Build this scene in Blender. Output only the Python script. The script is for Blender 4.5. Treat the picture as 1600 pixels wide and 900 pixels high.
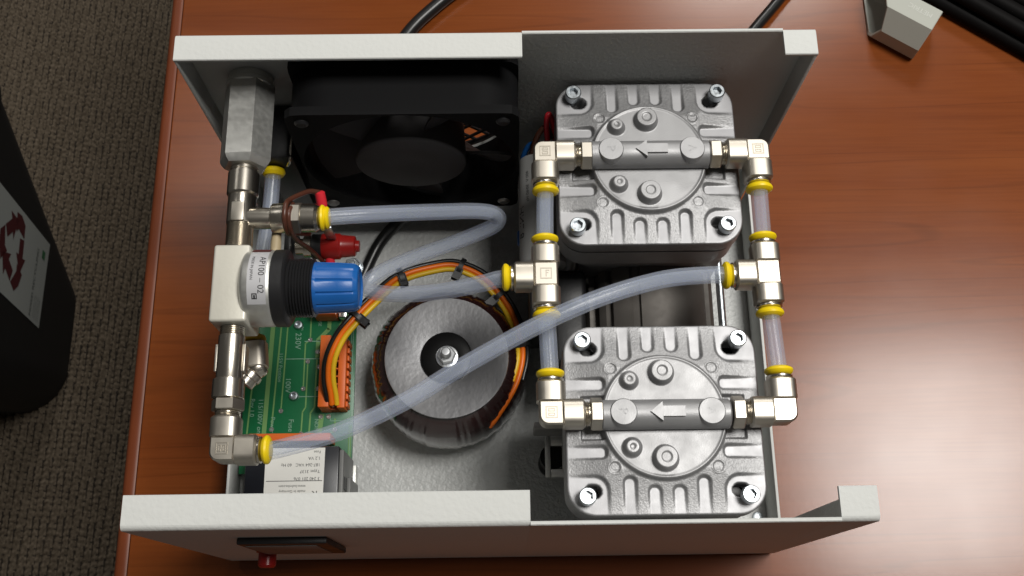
import bpy, bmesh, math, random
import numpy as np
from mathutils import Vector, Matrix, noise

for o in list(bpy.data.objects):
    bpy.data.objects.remove(o)
SC = bpy.context.scene
COL = SC.collection
MM = 0.001
PI = math.pi
random.seed(7)

# ------------------------------------------------------------------ camera
cam = bpy.data.cameras.new('camera')
cam_o = bpy.data.objects.new('camera', cam)
COL.objects.link(cam_o)
cam.sensor_width = 36.0
cam.lens = 36.0 * 1625.0877 / 1600.0
cam.clip_start = 0.01
cam.clip_end = 50
cam.dof.use_dof = True
cam.dof.focus_distance = 0.355
cam.dof.aperture_fstop = 55
_t, _r, _y = 0.320623011, 0.0115745485, -0.0246473423
cam_o.matrix_world = Matrix.Translation((0.00162638548, -0.0302906917, 0.447575295)) @ \
    Matrix.Rotation(_y, 4, 'Z') @ Matrix.Rotation(_t, 4, 'X') @ Matrix.Rotation(_r, 4, 'Z')
SC.camera = cam_o

# ------------------------------------------------------------------ room light: a fluorescent ceiling troffer plus unseen added fill lamps
world = bpy.data.worlds.new('World')
SC.world = world
world.use_nodes = True
bg = world.node_tree.nodes['Background']
bg.inputs[0].default_value = (1.0, 0.95, 0.88, 1)
bg.inputs[1].default_value = 0.058

def area(name, loc, size, power, color=(1.0, 0.975, 0.93)):
    l = bpy.data.lights.new(name, 'AREA')
    l.shape = 'RECTANGLE'
    l.size, l.size_y = size
    l.energy = power
    l.color = color
    o = bpy.data.objects.new(name, l)
    o.location = loc
    COL.objects.link(o)
    return o
area('ceiling_or_fill_light', (0.64, 0.285, 1.80), (0.60, 0.56), 33)
area('ceiling_or_fill_light', (0.35, 2.2, 1.85), (0.60, 0.60), 30)  # added rear fill lamp, takes over part of the main light's power
area('ceiling_or_fill_light', (-1.5, 1.5, 1.85), (0.60, 0.62), 4)  # weak fill lamp added at the rear left, no such source visible

SC.view_settings.view_transform = 'Standard'
SC.view_settings.look = 'None'
SC.view_settings.exposure = 0.0
SC.view_settings.gamma = 1.0
SC.cycles.use_denoising = True
SC.cycles.max_bounces = 10
SC.cycles.caustics_reflective = False
SC.cycles.transparent_max_bounces = 24

# ------------------------------------------------------------------ materials
def mat(name, col, rough=0.5, metal=0.0, bump=None, spec=0.5, coat=0.0, coat_rough=0.1, trans=0.0, ior=1.45,
        var=None, rvar=None, sss=0.0):
    """bump=(scale per metre, strength, distance m); var=(scale, amount) mottles the colour; rvar=(scale, amount)"""
    m = bpy.data.materials.new(name)
    m.use_nodes = True
    nt = m.node_tree
    b = nt.nodes['Principled BSDF']
    b.inputs['Base Color'].default_value = (*col, 1)
    b.inputs['Roughness'].default_value = rough
    b.inputs['Metallic'].default_value = metal
    b.inputs['IOR'].default_value = ior
    b.inputs['Specular IOR Level'].default_value = spec
    b.inputs['Coat Weight'].default_value = coat
    b.inputs['Coat Roughness'].default_value = coat_rough
    b.inputs['Transmission Weight'].default_value = trans
    if sss:
        b.inputs['Subsurface Weight'].default_value = sss
        b.inputs['Subsurface Radius'].default_value = (1, 1, 1)
        b.inputs['Subsurface Scale'].default_value = 0.002
    tc = nt.nodes.new('ShaderNodeTexCoord')
    oi = nt.nodes.new('ShaderNodeObjectInfo')
    ad = nt.nodes.new('ShaderNodeVectorMath')
    nt.links.new(tc.outputs['Object'], ad.inputs[0])
    nt.links.new(oi.outputs['Random'], ad.inputs[1])
    def nz(scale, detail=3):
        n = nt.nodes.new('ShaderNodeTexNoise')
        n.inputs['Scale'].default_value = scale
        n.inputs['Detail'].default_value = detail
        nt.links.new(ad.outputs[0], n.inputs['Vector'])
        return n
    if var:
        n = nz(var[0], 4)
        mx = nt.nodes.new('ShaderNodeMix')
        mx.data_type = 'RGBA'
        mx.inputs[6].default_value = (*[max(0, c * (1 - var[1])) for c in col], 1)
        mx.inputs[7].default_value = (*[min(1, c * (1 + var[1])) for c in col], 1)
        nt.links.new(n.outputs[0], mx.inputs[0])
        nt.links.new(mx.outputs[2], b.inputs['Base Color'])
    if rvar:
        n = nz(rvar[0], 4)
        mr = nt.nodes.new('ShaderNodeMapRange')
        mr.inputs['From Min'].default_value = 0.3
        mr.inputs['From Max'].default_value = 0.7
        mr.inputs['To Min'].default_value = max(0.02, rough - rvar[1])
        mr.inputs['To Max'].default_value = min(1, rough + rvar[1])
        nt.links.new(n.outputs[0], mr.inputs['Value'])
        nt.links.new(mr.outputs[0], b.inputs['Roughness'])
    if bump:
        n = nz(bump[0], 2)
        bp = nt.nodes.new('ShaderNodeBump')
        bp.inputs['Strength'].default_value = bump[1]
        bp.inputs['Distance'].default_value = bump[2]
        nt.links.new(n.outputs[0], bp.inputs['Height'])
        nt.links.new(bp.outputs[0], b.inputs['Normal'])
    return m

M = {}
M['coat'] = mat('white_powder_coat', (0.62, 0.63, 0.61), 0.80, spec=0.12, bump=(640, 0.55, 0.0003), var=(30, 0.03))
M['coat_floor'] = mat('hammered_shaded_coat', (0.50, 0.51, 0.50), 0.40, spec=0.5, bump=(520, 0.9, 0.0006), var=(500, 0.10))  # same coat as the panels, floor shade put into its darker colour
M['cast'] = mat('cast_aluminium', (0.33, 0.33, 0.335), 0.50, 0.58, bump=(2600, 0.35, 0.00012), var=(120, 0.10), rvar=(160, 0.05))
M['cast_rough'] = mat('rough_cast_aluminium', (0.30, 0.30, 0.305), 0.50, 0.60, bump=(1800, 0.6, 0.0002), var=(1000, 0.35))
M['cast_floor'] = mat('die_smooth_aluminium', (0.35, 0.35, 0.36), 0.50, 0.58, bump=(2600, 0.15, 0.0001), var=(150, 0.10), rvar=(200, 0.04))
M['steel_grey'] = mat('grey_steel', (0.30, 0.29, 0.28), 0.45, 0.7, bump=(700, 0.2, 0.0002), var=(60, 0.15))
M['nickel'] = mat('nickel_plate', (0.50, 0.465, 0.405), 0.42, 1.0, rvar=(150, 0.04))
M['nickel_shiny'] = mat('polished_nickel', (0.60, 0.56, 0.49), 0.27, 1.0)
M['nickel_mark'] = mat('stamped_nickel', (0.36, 0.33, 0.28), 0.45, 1.0)
M['zinc'] = mat('zinc_plate', (0.50, 0.54, 0.57), 0.34, 1.0, rvar=(600, 0.08))
M['zinc_bright'] = mat('bright_zinc', (0.86, 0.88, 0.90), 0.30, 0.75)
M['rotor_black'] = mat('rotor_plastic', (0.055, 0.052, 0.053), 0.6, spec=0.25)
M['brush_al'] = mat('brushed_aluminium', (0.66, 0.66, 0.63), 0.46, 0.85, var=(400, 0.12), rvar=(500, 0.06))
M['yellow'] = mat('yellow_plastic', (0.86, 0.62, 0.006), 0.42, sss=0.15)
M['blue'] = mat('blue_plastic', (0.010, 0.105, 0.37), 0.36, bump=(900, 0.12, 0.0002))
M['black'] = mat('black_plastic', (0.014, 0.014, 0.015), 0.42, bump=(700, 0.2, 0.0002))
M['fan_black'] = mat('fan_plastic', (0.008, 0.008, 0.0085), 0.6, spec=0.08, bump=(1200, 0.15, 0.0001))
M['rubber'] = mat('black_rubber', (0.005, 0.005, 0.005), 0.30, spec=0.25)
M['cable'] = mat('cable_sheath', (0.010, 0.010, 0.010), 0.32)
M['red'] = mat('red_plastic', (0.30, 0.012, 0.010), 0.30)
M['redbright'] = mat('red_vinyl', (0.72, 0.03, 0.045), 0.35)
M['orange'] = mat('orange_insulation', (0.85, 0.17, 0.008), 0.38)
M['wire_yellow'] = mat('yellow_insulation', (0.80, 0.50, 0.02), 0.38)
M['wire_brown'] = mat('brown_insulation', (0.085, 0.030, 0.018), 0.35)
M['wire_blue'] = mat('blue_insulation', (0.012, 0.09, 0.30), 0.38)
M['terminal'] = mat('orange_terminal_plastic', (0.66, 0.125, 0.014), 0.45, var=(200, 0.08))
M['pcb'] = mat('green_solder_mask', (0.004, 0.125, 0.042), 0.36, coat=0.1, var=(25, 0.2))
M['trace'] = mat('pale_copper_trace', (0.15, 0.30, 0.10), 0.35)
M['silk'] = mat('silkscreen_ink', (0.20, 0.36, 0.26), 0.6)
M['solder'] = mat('solder', (0.75, 0.75, 0.72), 0.25, 1.0)
M['paper'] = mat('white_label', (0.72, 0.71, 0.67), 0.5)
M['paper2'] = mat('silver_label', (0.62, 0.62, 0.64), 0.35, 0.3)
M['ink'] = mat('black_ink', (0.02, 0.02, 0.022), 0.6)
M['cream'] = mat('cream_die_cast', (0.66, 0.64, 0.56), 0.42, 0.25, bump=(600, 0.3, 0.0002), var=(120, 0.06))
M['relay'] = mat('relay_black', (0.008, 0.009, 0.013), 0.30)
M['relay_side'] = mat('relay_grey', (0.16, 0.16, 0.155), 0.5)
M['can'] = mat('grey_can', (0.34, 0.34, 0.33), 0.45)
M['disc'] = mat('clamp_disc_steel', (0.185, 0.185, 0.19), 0.36, 0.75, bump=(430, 0.30, 0.0002))
M['greyplastic'] = mat('grey_moulded_plastic', (0.40, 0.41, 0.365), 0.5, bump=(1200, 0.1, 0.0001))
M['bin'] = mat('bin_black_plastic', (0.008, 0.008, 0.0085), 0.55, bump=(250, 0.2, 0.0004))
M['bin_paper'] = mat('bin_label_paper', (0.32, 0.335, 0.32), 0.6)
M['bin_red'] = mat('bin_label_red', (0.065, 0.008, 0.010), 0.6)
M['bin_ink'] = mat('bin_label_ink', (0.05, 0.06, 0.055), 0.6)
M['bin_green'] = mat('bin_label_green', (0.03, 0.12, 0.05), 0.6)
M['dullblack'] = mat('case_black', (0.005, 0.0045, 0.0045), 0.6, spec=0.08, bump=(300, 0.3, 0.0004))
M['tan'] = mat('tan_plastic', (0.45, 0.36, 0.22), 0.5)
M['floor_and_gap_shade'] = mat('dark_floor_and_gap_shade', (0.018, 0.013, 0.009), 0.95)
M['lamgap'] = mat('rusty_weld', (0.10, 0.055, 0.035), 0.6, 0.4, bump=(900, 0.8, 0.0006), var=(500, 0.6))
M['lam'] = mat('motor_laminations', (0.115, 0.105, 0.095), 0.55, 0.45, var=(50, 0.15), rvar=(120, 0.1))

def tube_material():
    m = bpy.data.materials.new('milky_silicone_tube')
    m.use_nodes = True
    nt = m.node_tree
    b = nt.nodes['Principled BSDF']
    b.inputs['Base Color'].default_value = (0.70, 0.77, 0.94, 1)
    b.inputs['Roughness'].default_value = 0.3
    b.inputs['Coat Weight'].default_value = 1.0
    b.inputs['Coat Roughness'].default_value = 0.12
    b.inputs['IOR'].default_value = 1.42
    b.inputs['Subsurface Weight'].default_value = 0.35
    b.inputs['Subsurface Radius'].default_value = (1.0, 1.0, 1.2)
    b.inputs['Subsurface Scale'].default_value = 0.003
    tr = nt.nodes.new('ShaderNodeBsdfTransparent')
    tr.inputs[0].default_value = (0.955, 0.96, 0.965, 1)
    mx = nt.nodes.new('ShaderNodeMixShader')
    lw = nt.nodes.new('ShaderNodeLayerWeight')
    lw.inputs['Blend'].default_value = 0.35
    mr = nt.nodes.new('ShaderNodeMapRange')
    mr.inputs['To Min'].default_value = 0.12
    mr.inputs['To Max'].default_value = 0.42
    nt.links.new(lw.outputs['Facing'], mr.inputs['Value'])
    nt.links.new(mr.outputs[0], mx.inputs[0])
    nt.links.new(tr.outputs[0], mx.inputs[1])
    nt.links.new(b.outputs[0], mx.inputs[2])
    nt.links.new(mx.outputs[0], nt.nodes['Material Output'].inputs['Surface'])
    return m
M['tube'] = tube_material()

def winding_material():
    m = mat('mylar_wrapped_winding', (0.020, 0.006, 0.006), 0.24, 0.0, coat=1.0, coat_rough=0.14, spec=0.9)
    return m
M['winding'] = winding_material()
M['pale_reflection'] = mat('winding_painted_reflection', (0.40, 0.385, 0.37), 0.28, 0.45, coat=1.0, coat_rough=0.15)

def wood_material():
    m = bpy.data.materials.new('cherry_veneer')
    m.use_nodes = True
    nt = m.node_tree
    b = nt.nodes['Principled BSDF']
    tc = nt.nodes.new('ShaderNodeTexCoord')
    mp = nt.nodes.new('ShaderNodeMapping')
    mp.inputs['Scale'].default_value = (1.5, 30, 20)
    mp.inputs['Rotation'].default_value = (0, 0, 0.03)
    nt.links.new(tc.outputs['Object'], mp.inputs['Vector'])
    n1 = nt.nodes.new('ShaderNodeTexNoise')
    n1.inputs['Scale'].default_value = 2.4
    n1.inputs['Detail'].default_value = 7
    n1.inputs['Roughness'].default_value = 0.62
    n1.inputs['Distortion'].default_value = 0.5
    nt.links.new(mp.outputs[0], n1.inputs['Vector'])
    cr = nt.nodes.new('ShaderNodeValToRGB')
    e = cr.color_ramp.elements
    e[0].position, e[0].color = 0.25, (0.148, 0.034, 0.0072, 1)
    e[1].position, e[1].color = 0.78, (0.208, 0.055, 0.0115, 1)
    k = e.new(0.42); k.color = (0.175, 0.043, 0.0090, 1)
    nt.links.new(n1.outputs[0], cr.inputs[0])
    # fine pores along the grain
    mp2 = nt.nodes.new('ShaderNodeMapping')
    mp2.inputs['Scale'].default_value = (30, 900, 100)
    nt.links.new(tc.outputs['Object'], mp2.inputs['Vector'])
    n2 = nt.nodes.new('ShaderNodeTexNoise')
    n2.inputs['Scale'].default_value = 1.0
    n2.inputs['Detail'].default_value = 3
    nt.links.new(mp2.outputs[0], n2.inputs['Vector'])
    mr = nt.nodes.new('ShaderNodeMapRange')
    mr.inputs['From Min'].default_value = 0.3
    mr.inputs['From Max'].default_value = 0.6
    mr.inputs['To Min'].default_value = 0.93
    mr.inputs['To Max'].default_value = 1.04
    nt.links.new(n2.outputs[0], mr.inputs['Value'])
    mul = nt.nodes.new('ShaderNodeVectorMath')
    mul.operation = 'SCALE'
    # thin dark growth lines
    mp3 = nt.nodes.new('ShaderNodeMapping')
    mp3.inputs['Scale'].default_value = (0.8, 19, 10)
    mp3.inputs['Rotation'].default_value = (0, 0, -0.02)
    nt.links.new(tc.outputs['Object'], mp3.inputs['Vector'])
    n5 = nt.nodes.new('ShaderNodeTexNoise')
    n5.inputs['Scale'].default_value = 1.7
    n5.inputs['Detail'].default_value = 2
    n5.inputs['Distortion'].default_value = 0.3
    nt.links.new(mp3.outputs[0], n5.inputs['Vector'])
    sn = nt.nodes.new('ShaderNodeMath'); sn.operation = 'MULTIPLY'; sn.inputs[1].default_value = 52.0
    nt.links.new(n5.outputs[0], sn.inputs[0])
    si = nt.nodes.new('ShaderNodeMath'); si.operation = 'SINE'
    nt.links.new(sn.outputs[0], si.inputs[0])
    ln = nt.nodes.new('ShaderNodeMapRange')
    ln.inputs['From Min'].default_value = 0.90
    ln.inputs['From Max'].default_value = 1.0
    ln.inputs['To Min'].default_value = 1.0
    ln.inputs['To Max'].default_value = 0.86
    nt.links.new(si.outputs[0], ln.inputs['Value'])
    mm = nt.nodes.new('ShaderNodeMath'); mm.operation = 'MULTIPLY'
    nt.links.new(ln.outputs[0], mm.inputs[0]); nt.links.new(mr.outputs[0], mm.inputs[1])
    nt.links.new(cr.outputs[0], mul.inputs[0])
    nt.links.new(mm.outputs[0], mul.inputs['Scale'])
    nt.links.new(mul.outputs[0], b.inputs['Base Color'])
    # worn varnish: roughness mottled by scuffs
    n3 = nt.nodes.new('ShaderNodeTexNoise')
    n3.inputs['Scale'].default_value = 22
    n3.inputs['Detail'].default_value = 5
    nt.links.new(tc.outputs['Object'], n3.inputs['Vector'])
    mr2 = nt.nodes.new('ShaderNodeMapRange')
    mr2.inputs['From Min'].default_value = 0.3
    mr2.inputs['From Max'].default_value = 0.7
    mr2.inputs['To Min'].default_value = 0.215
    mr2.inputs['To Max'].default_value = 0.255
    nt.links.new(n3.outputs[0], mr2.inputs['Value'])
    nt.links.new(mr2.outputs[0], b.inputs['Roughness'])
    b.inputs['Specular IOR Level'].default_value = 0.38
    n4 = nt.nodes.new('ShaderNodeTexNoise')
    n4.inputs['Scale'].default_value = 420
    n4.inputs['Detail'].default_value = 2
    nt.links.new(tc.outputs['Object'], n4.inputs['Vector'])
    bp = nt.nodes.new('ShaderNodeBump')
    bp.inputs['Strength'].default_value = 0.04
    bp.inputs['Distance'].default_value = 0.0002
    nt.links.new(n4.outputs[0], bp.inputs['Height'])
    nt.links.new(bp.outputs[0], b.inputs['Normal'])
    return m
M['wood'] = wood_material()
M['edge'] = mat('desk_edge_band', (0.15, 0.035, 0.010), 0.45, var=(40, 0.2))

def carpet_material():
    m = bpy.data.materials.new('loop_carpet')
    m.use_nodes = True
    nt = m.node_tree
    b = nt.nodes['Principled BSDF']
    b.inputs['Roughness'].default_value = 0.95
    b.inputs['Specular IOR Level'].default_value = 0.1
    tc = nt.nodes.new('ShaderNodeTexCoord')
    n = nt.nodes.new('ShaderNodeTexNoise')
    n.inputs['Scale'].default_value = 260
    n.inputs['Detail'].default_value = 4
    nt.links.new(tc.outputs['Object'], n.inputs['Vector'])
    cr = nt.nodes.new('ShaderNodeValToRGB')
    e = cr.color_ramp.elements
    e[0].position, e[0].color = 0.3, (0.065, 0.050, 0.035, 1)
    e[1].position, e[1].color = 0.7, (0.160, 0.128, 0.094, 1)
    nt.links.new(n.outputs[0], cr.inputs[0])
    nt.links.new(cr.outputs[0], b.inputs['Base Color'])
    bp = nt.nodes.new('ShaderNodeBump')
    bp.inputs['Strength'].default_value = 0.8
    bp.inputs['Distance'].default_value = 0.001
    n2 = nt.nodes.new('ShaderNodeTexNoise')
    n2.inputs['Scale'].default_value = 900
    nt.links.new(tc.outputs['Object'], n2.inputs['Vector'])
    nt.links.new(n2.outputs[0], bp.inputs['Height'])
    nt.links.new(bp.outputs[0], b.inputs['Normal'])
    return m
M['carpet'] = carpet_material()

# ------------------------------------------------------------------ shape helpers (all in millimetres)
def BM():
    return bmesh.new()

def frame(d):
    d = Vector(d).normalized()
    a = Vector((0, 0, 1)) if abs(d.z) < 0.9 else Vector((1, 0, 0))
    u = d.cross(a).normalized()
    v = u.cross(d).normalized()      # u right, v up when d is horizontal
    return d, u, v

def box(bm, x0, x1, y0, y1, z0, z1, bev=0.0, seg=2):
    r = bmesh.ops.create_cube(bm, size=1.0)
    for v in r['verts']:
        v.co = Vector((x0 + (v.co.x + .5) * (x1 - x0), y0 + (v.co.y + .5) * (y1 - y0), z0 + (v.co.z + .5) * (z1 - z0)))
    if bev:
        es = list({e for v in r['verts'] for e in v.link_edges})
        bmesh.ops.bevel(bm, geom=es, offset=bev, segments=seg, affect='EDGES', profile=0.5, clamp_overlap=True)
    return bm

def lathe(bm, p0, d, prof, seg=32, rot=0.0, cap=True):
    """prof: list of (t along d, radius)"""
    d, u, v = frame(d)
    p0 = Vector(p0)
    rings = []
    for t, r in prof:
        if r <= 1e-6:
            rings.append([bm.verts.new(p0 + d * t)])
        else:
            rings.append([bm.verts.new(p0 + d * t + (u * math.cos(rot + 2 * PI * k / seg) + v * math.sin(rot + 2 * PI * k / seg)) * r) for k in range(seg)])
    for a, b in zip(rings, rings[1:]):
        for k in range(seg):
            k2 = (k + 1) % seg
            if len(a) == 1 and len(b) == 1:
                continue
            if len(a) == 1:
                bm.faces.new((a[0], b[k], b[k2]))
            elif len(b) == 1:
                bm.faces.new((a[k], b[0], a[k2]))
            else:
                bm.faces.new((a[k], b[k], b[k2], a[k2]))
    if cap:
        if len(rings[0]) > 1:
            bm.faces.new(rings[0])
        if len(rings[-1]) > 1:
            bm.faces.new(rings[-1])
    return bm

def cyl(bm, p0, p1, r, seg=24, ch=0.0, r2=None):
    p0, p1 = Vector(p0), Vector(p1)
    L = (p1 - p0).length
    r2 = r if r2 is None else r2
    if ch:
        pr = [(0, r - ch), (ch, r), (L - ch, r2), (L, r2 - ch)]
    else:
        pr = [(0, r), (L, r2)]
    return lathe(bm, p0, p1 - p0, pr, seg)

def hexa(bm, p0, p1, af, rot=0.0, ch=0.4):
    p0, p1 = Vector(p0), Vector(p1)
    L = (p1 - p0).length
    R = af / math.sqrt(3)
    return lathe(bm, p0, p1 - p0, [(0, R - ch), (ch, R), (L - ch, R), (L, R - ch)], 6, rot)

def sqbar(bm, p0, d, prof, rad, n=5):
    """rounded square section bar; prof = list of (t, half width)"""
    d, u, v = frame(d)
    p0 = Vector(p0)
    rings = []
    for t, h in prof:
        rr = min(rad, h * 0.98)
        ring = []
        for q, (sx, sy) in enumerate(((1, 1), (-1, 1), (-1, -1), (1, -1))):
            for k in range(n):
                a = q * PI / 2 + (PI / 2) * k / (n - 1)
                ring.append(bm.verts.new(p0 + d * t + u * (sx * (h - rr) + rr * math.cos(a)) + v * (sy * (h - rr) + rr * math.sin(a))))
        rings.append(ring)
    N = len(rings[0])
    for a, b in zip(rings, rings[1:]):
        for k in range(N):
            bm.faces.new((a[k], b[k], b[(k + 1) % N], a[(k + 1) % N]))
    bm.faces.new(rings[0]); bm.faces.new(rings[-1])
    return bm

def prism(bm, pts, axis, a0, a1):
    """extrude a closed 2D polygon; axis 'X': pts=(y,z); 'Y': pts=(x,z); 'Z': pts=(x,y)"""
    def P(p, a):
        return {'X': (a, p[0], p[1]), 'Y': (p[0], a, p[1]), 'Z': (p[0], p[1], a)}[axis]
    A = [bm.verts.new(P(p, a0)) for p in pts]
    B = [bm.verts.new(P(p, a1)) for p in pts]
    n = len(pts)
    for k in range(n):
        bm.faces.new((A[k], A[(k + 1) % n], B[(k + 1) % n], B[k]))
    bm.faces.new(A); bm.faces.new(B)
    return bm

def rrect(x0, x1, y0, y1, r, n=6):
    out = []
    for cx, cy, a0 in ((x1 - r, y1 - r, 0), (x0 + r, y1 - r, 90), (x0 + r, y0 + r, 180), (x1 - r, y0 + r, 270)):
        for k in range(n):
            a = math.radians(a0 + 90 * k / (n - 1))
            out.append((cx + r * math.cos(a), cy + r * math.sin(a)))
    return out

def spline(pts, sub=10):
    P = [Vector(p) for p in pts]
    P = [P[0] * 2 - P[1]] + P + [P[-1] * 2 - P[-2]]
    out = []
    for i in range(1, len(P) - 2):
        a, b, c, d = P[i - 1:i + 3]
        for k in range(sub):
            t = k / sub
            out.append(0.5 * ((2 * b) + (c - a) * t + (2 * a - 5 * b + 4 * c - d) * t * t + (3 * b - a - 3 * c + d) * t ** 3))
    out.append(P[-2])
    return out

def tube(bm, pts, r, seg=14, smooth=10, caps=True):
    P = spline(pts, smooth) if smooth else [Vector(p) for p in pts]
    T = [(P[min(i + 1, len(P) - 1)] - P[max(i - 1, 0)]).normalized() for i in range(len(P))]
    ref = Vector((0, 0, 1)) if abs(T[0].z) < 0.9 else Vector((1, 0, 0))
    u = T[0].cross(ref).normalized()
    rings = []
    for p, t in zip(P, T):
        u = (u - t * u.dot(t)).normalized()
        w = t.cross(u)
        rings.append([bm.verts.new(p + (u * math.cos(2 * PI * k / seg) + w * math.sin(2 * PI * k / seg)) * r) for k in range(seg)])
    for a, b in zip(rings, rings[1:]):
        for k in range(seg):
            bm.faces.new((a[k], a[(k + 1) % seg], b[(k + 1) % seg], b[k]))
    if caps:
        bm.faces.new(rings[0]); bm.faces.new(rings[-1])
    return bm

def text_geo(bm, s, size, origin, xdir, ydir, warp=None, align='LEFT'):
    cu = bpy.data.curves.new('lettering', 'FONT')
    cu.body = s
    cu.size = size
    cu.align_x = align
    cu.resolution_u = 3
    o = bpy.data.objects.new('lettering', cu)
    COL.objects.link(o)
    bpy.context.view_layer.update()
    me = bpy.data.meshes.new_from_object(o.evaluated_get(bpy.context.evaluated_depsgraph_get()))
    bpy.data.objects.remove(o)
    X, Y, O = Vector(xdir), Vector(ydir), Vector(origin)
    vs = [bm.verts.new(warp(v.co.x, v.co.y) if warp else O + X * v.co.x + Y * v.co.y) for v in me.vertices]
    for p in me.polygons:
        try:
            bm.faces.new([vs[i] for i in p.vertices])
        except ValueError:
            pass
    bpy.data.meshes.remove(me)
    return bm

def wloc(o):
    p = Vector((0, 0, 0))
    while o is not None:
        p = p + o.location
        o = o.parent
    return p

def obj(name, bm, m, parent=None, base=None, local=False, sharp=38, flat=False):
    """link bm as ONE mesh object. Coordinates are world millimetres unless local."""
    bmesh.ops.recalc_face_normals(bm, faces=bm.faces)
    ang = math.radians(sharp)
    for f in bm.faces:
        f.smooth = not flat
    for e in bm.edges:
        if len(e.link_faces) == 2 and e.calc_face_angle(0) > ang:
            e.smooth = False
    off = Vector((0, 0, 0)) if local else (wloc(parent) if parent else (Vector(base) * MM if base else Vector((0, 0, 0))))
    for v in bm.verts:
        v.co = v.co * MM - off
    me = bpy.data.meshes.new(name)
    bm.to_mesh(me)
    bm.free()
    me.materials.append(M[m] if isinstance(m, str) else m)
    o = bpy.data.objects.new(name, me)
    COL.objects.link(o)
    if parent:
        o.parent = parent
    elif base:
        o.location = Vector(base) * MM
    return o

def tag(o, label, cat, group=None):
    o['label'] = label
    o['category'] = cat
    if group:
        o['group'] = group
    return o

def thing(name, label, cat, loc=(0, 0, 0), group=None):
    o = bpy.data.objects.new(name, None)
    o.empty_display_size = 0.01
    COL.objects.link(o)
    o.location = Vector(loc) * MM
    return tag(o, label, cat, group)

def copy_tree(o, parent=None):
    c = o.copy()
    COL.objects.link(c)
    c.parent = parent
    for ch in [x for x in o.children]:
        copy_tree(ch, c)
    return c

# ================================================================== SETTING: floor and desk
TZ = -3.0           # desk top height (chassis bottom is 0, on rubber feet)
FZ = -740.0         # carpet height

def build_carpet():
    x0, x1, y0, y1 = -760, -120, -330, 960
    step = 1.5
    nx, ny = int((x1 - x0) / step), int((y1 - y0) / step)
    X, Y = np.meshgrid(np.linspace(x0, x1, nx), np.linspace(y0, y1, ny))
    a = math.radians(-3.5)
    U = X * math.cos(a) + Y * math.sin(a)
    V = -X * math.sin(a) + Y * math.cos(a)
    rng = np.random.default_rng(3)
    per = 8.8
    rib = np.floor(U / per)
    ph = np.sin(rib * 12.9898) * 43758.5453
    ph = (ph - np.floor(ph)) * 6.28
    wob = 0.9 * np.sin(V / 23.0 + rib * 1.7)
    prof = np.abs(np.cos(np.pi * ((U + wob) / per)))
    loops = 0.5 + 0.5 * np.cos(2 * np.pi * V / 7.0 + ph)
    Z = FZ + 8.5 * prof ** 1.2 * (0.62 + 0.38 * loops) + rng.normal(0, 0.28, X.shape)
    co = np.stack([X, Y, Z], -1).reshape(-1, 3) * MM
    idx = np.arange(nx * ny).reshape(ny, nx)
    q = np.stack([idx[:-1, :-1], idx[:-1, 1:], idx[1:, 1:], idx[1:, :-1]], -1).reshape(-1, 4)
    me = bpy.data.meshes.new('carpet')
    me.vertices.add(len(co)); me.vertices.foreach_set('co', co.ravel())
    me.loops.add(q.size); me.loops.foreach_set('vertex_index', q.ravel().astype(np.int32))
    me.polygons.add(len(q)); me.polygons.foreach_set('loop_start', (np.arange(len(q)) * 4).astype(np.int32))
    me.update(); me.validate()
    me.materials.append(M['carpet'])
    me.materials.append(M['floor_and_gap_shade'])
    gap = (prof[:-1, :-1] < 0.36) | ((loops[:-1, :-1] < .06) & (prof[:-1, :-1] < .7))  # gaps between ribs coloured dark, shade painted in by height
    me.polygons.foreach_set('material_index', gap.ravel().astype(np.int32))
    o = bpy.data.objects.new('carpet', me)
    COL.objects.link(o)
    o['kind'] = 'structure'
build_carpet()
fl = obj('floor', box(BM(), -2500, 2500, -2500, 2500, FZ - 30, FZ - 2), 'floor_and_gap_shade')
fl['kind'] = 'structure'

desk = thing('desk', 'reddish cherry wood desk that carries the open white chassis', 'desk', (400, 100, FZ))
obj('desk_top', box(BM(), -157.4, 1000, -520, 620, TZ - 28, TZ, 0.8), 'wood', desk)
# moulded band on the left edge: bullnose with a small bead beside the veneer
pr = [(-157.6, TZ - 28), (-163.0, TZ - 28)] + [(-160.2 - 3.6 * math.cos(math.radians(a)), TZ - 3.8 + 3.6 * math.sin(math.radians(a))) for a in range(0, 91, 15)] + [(-158.6, TZ + 0.15), (-157.6, TZ - 0.3)]
obj('edge_band', prism(BM(), pr, 'Y', -520, 620), 'edge', desk)
for lx, ly in ((-100, -450), (-100, 560), (930, -450), (930, 560)):
    obj('leg', box(BM(), lx - 25, lx + 25, ly - 25, ly + 25, FZ, TZ - 28.5, 1), 'edge', desk)
# ================================================================== CHASSIS
W2, W2r, D, H, L = 113.0, 111.3, 168.8, 132.4, 10.5
ch = thing('chassis', 'open white powder coated sheet metal chassis with folded front and rear panels', 'enclosure', (0, 84, 0))
bm = BM()
box(bm, -112.2, 112.2, 1.6, D - 1.7, 0.0, 1.5)
obj('floor_plate', bm, 'coat_floor', ch)
for s in (-1, 1):
    obj('side_lip', box(BM(), min(s * 111.2, s * 112.4), max(s * 111.2, s * 112.4), 11.2, D - 11.2, 1.6, 20, 0.35), 'coat', ch)

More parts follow.
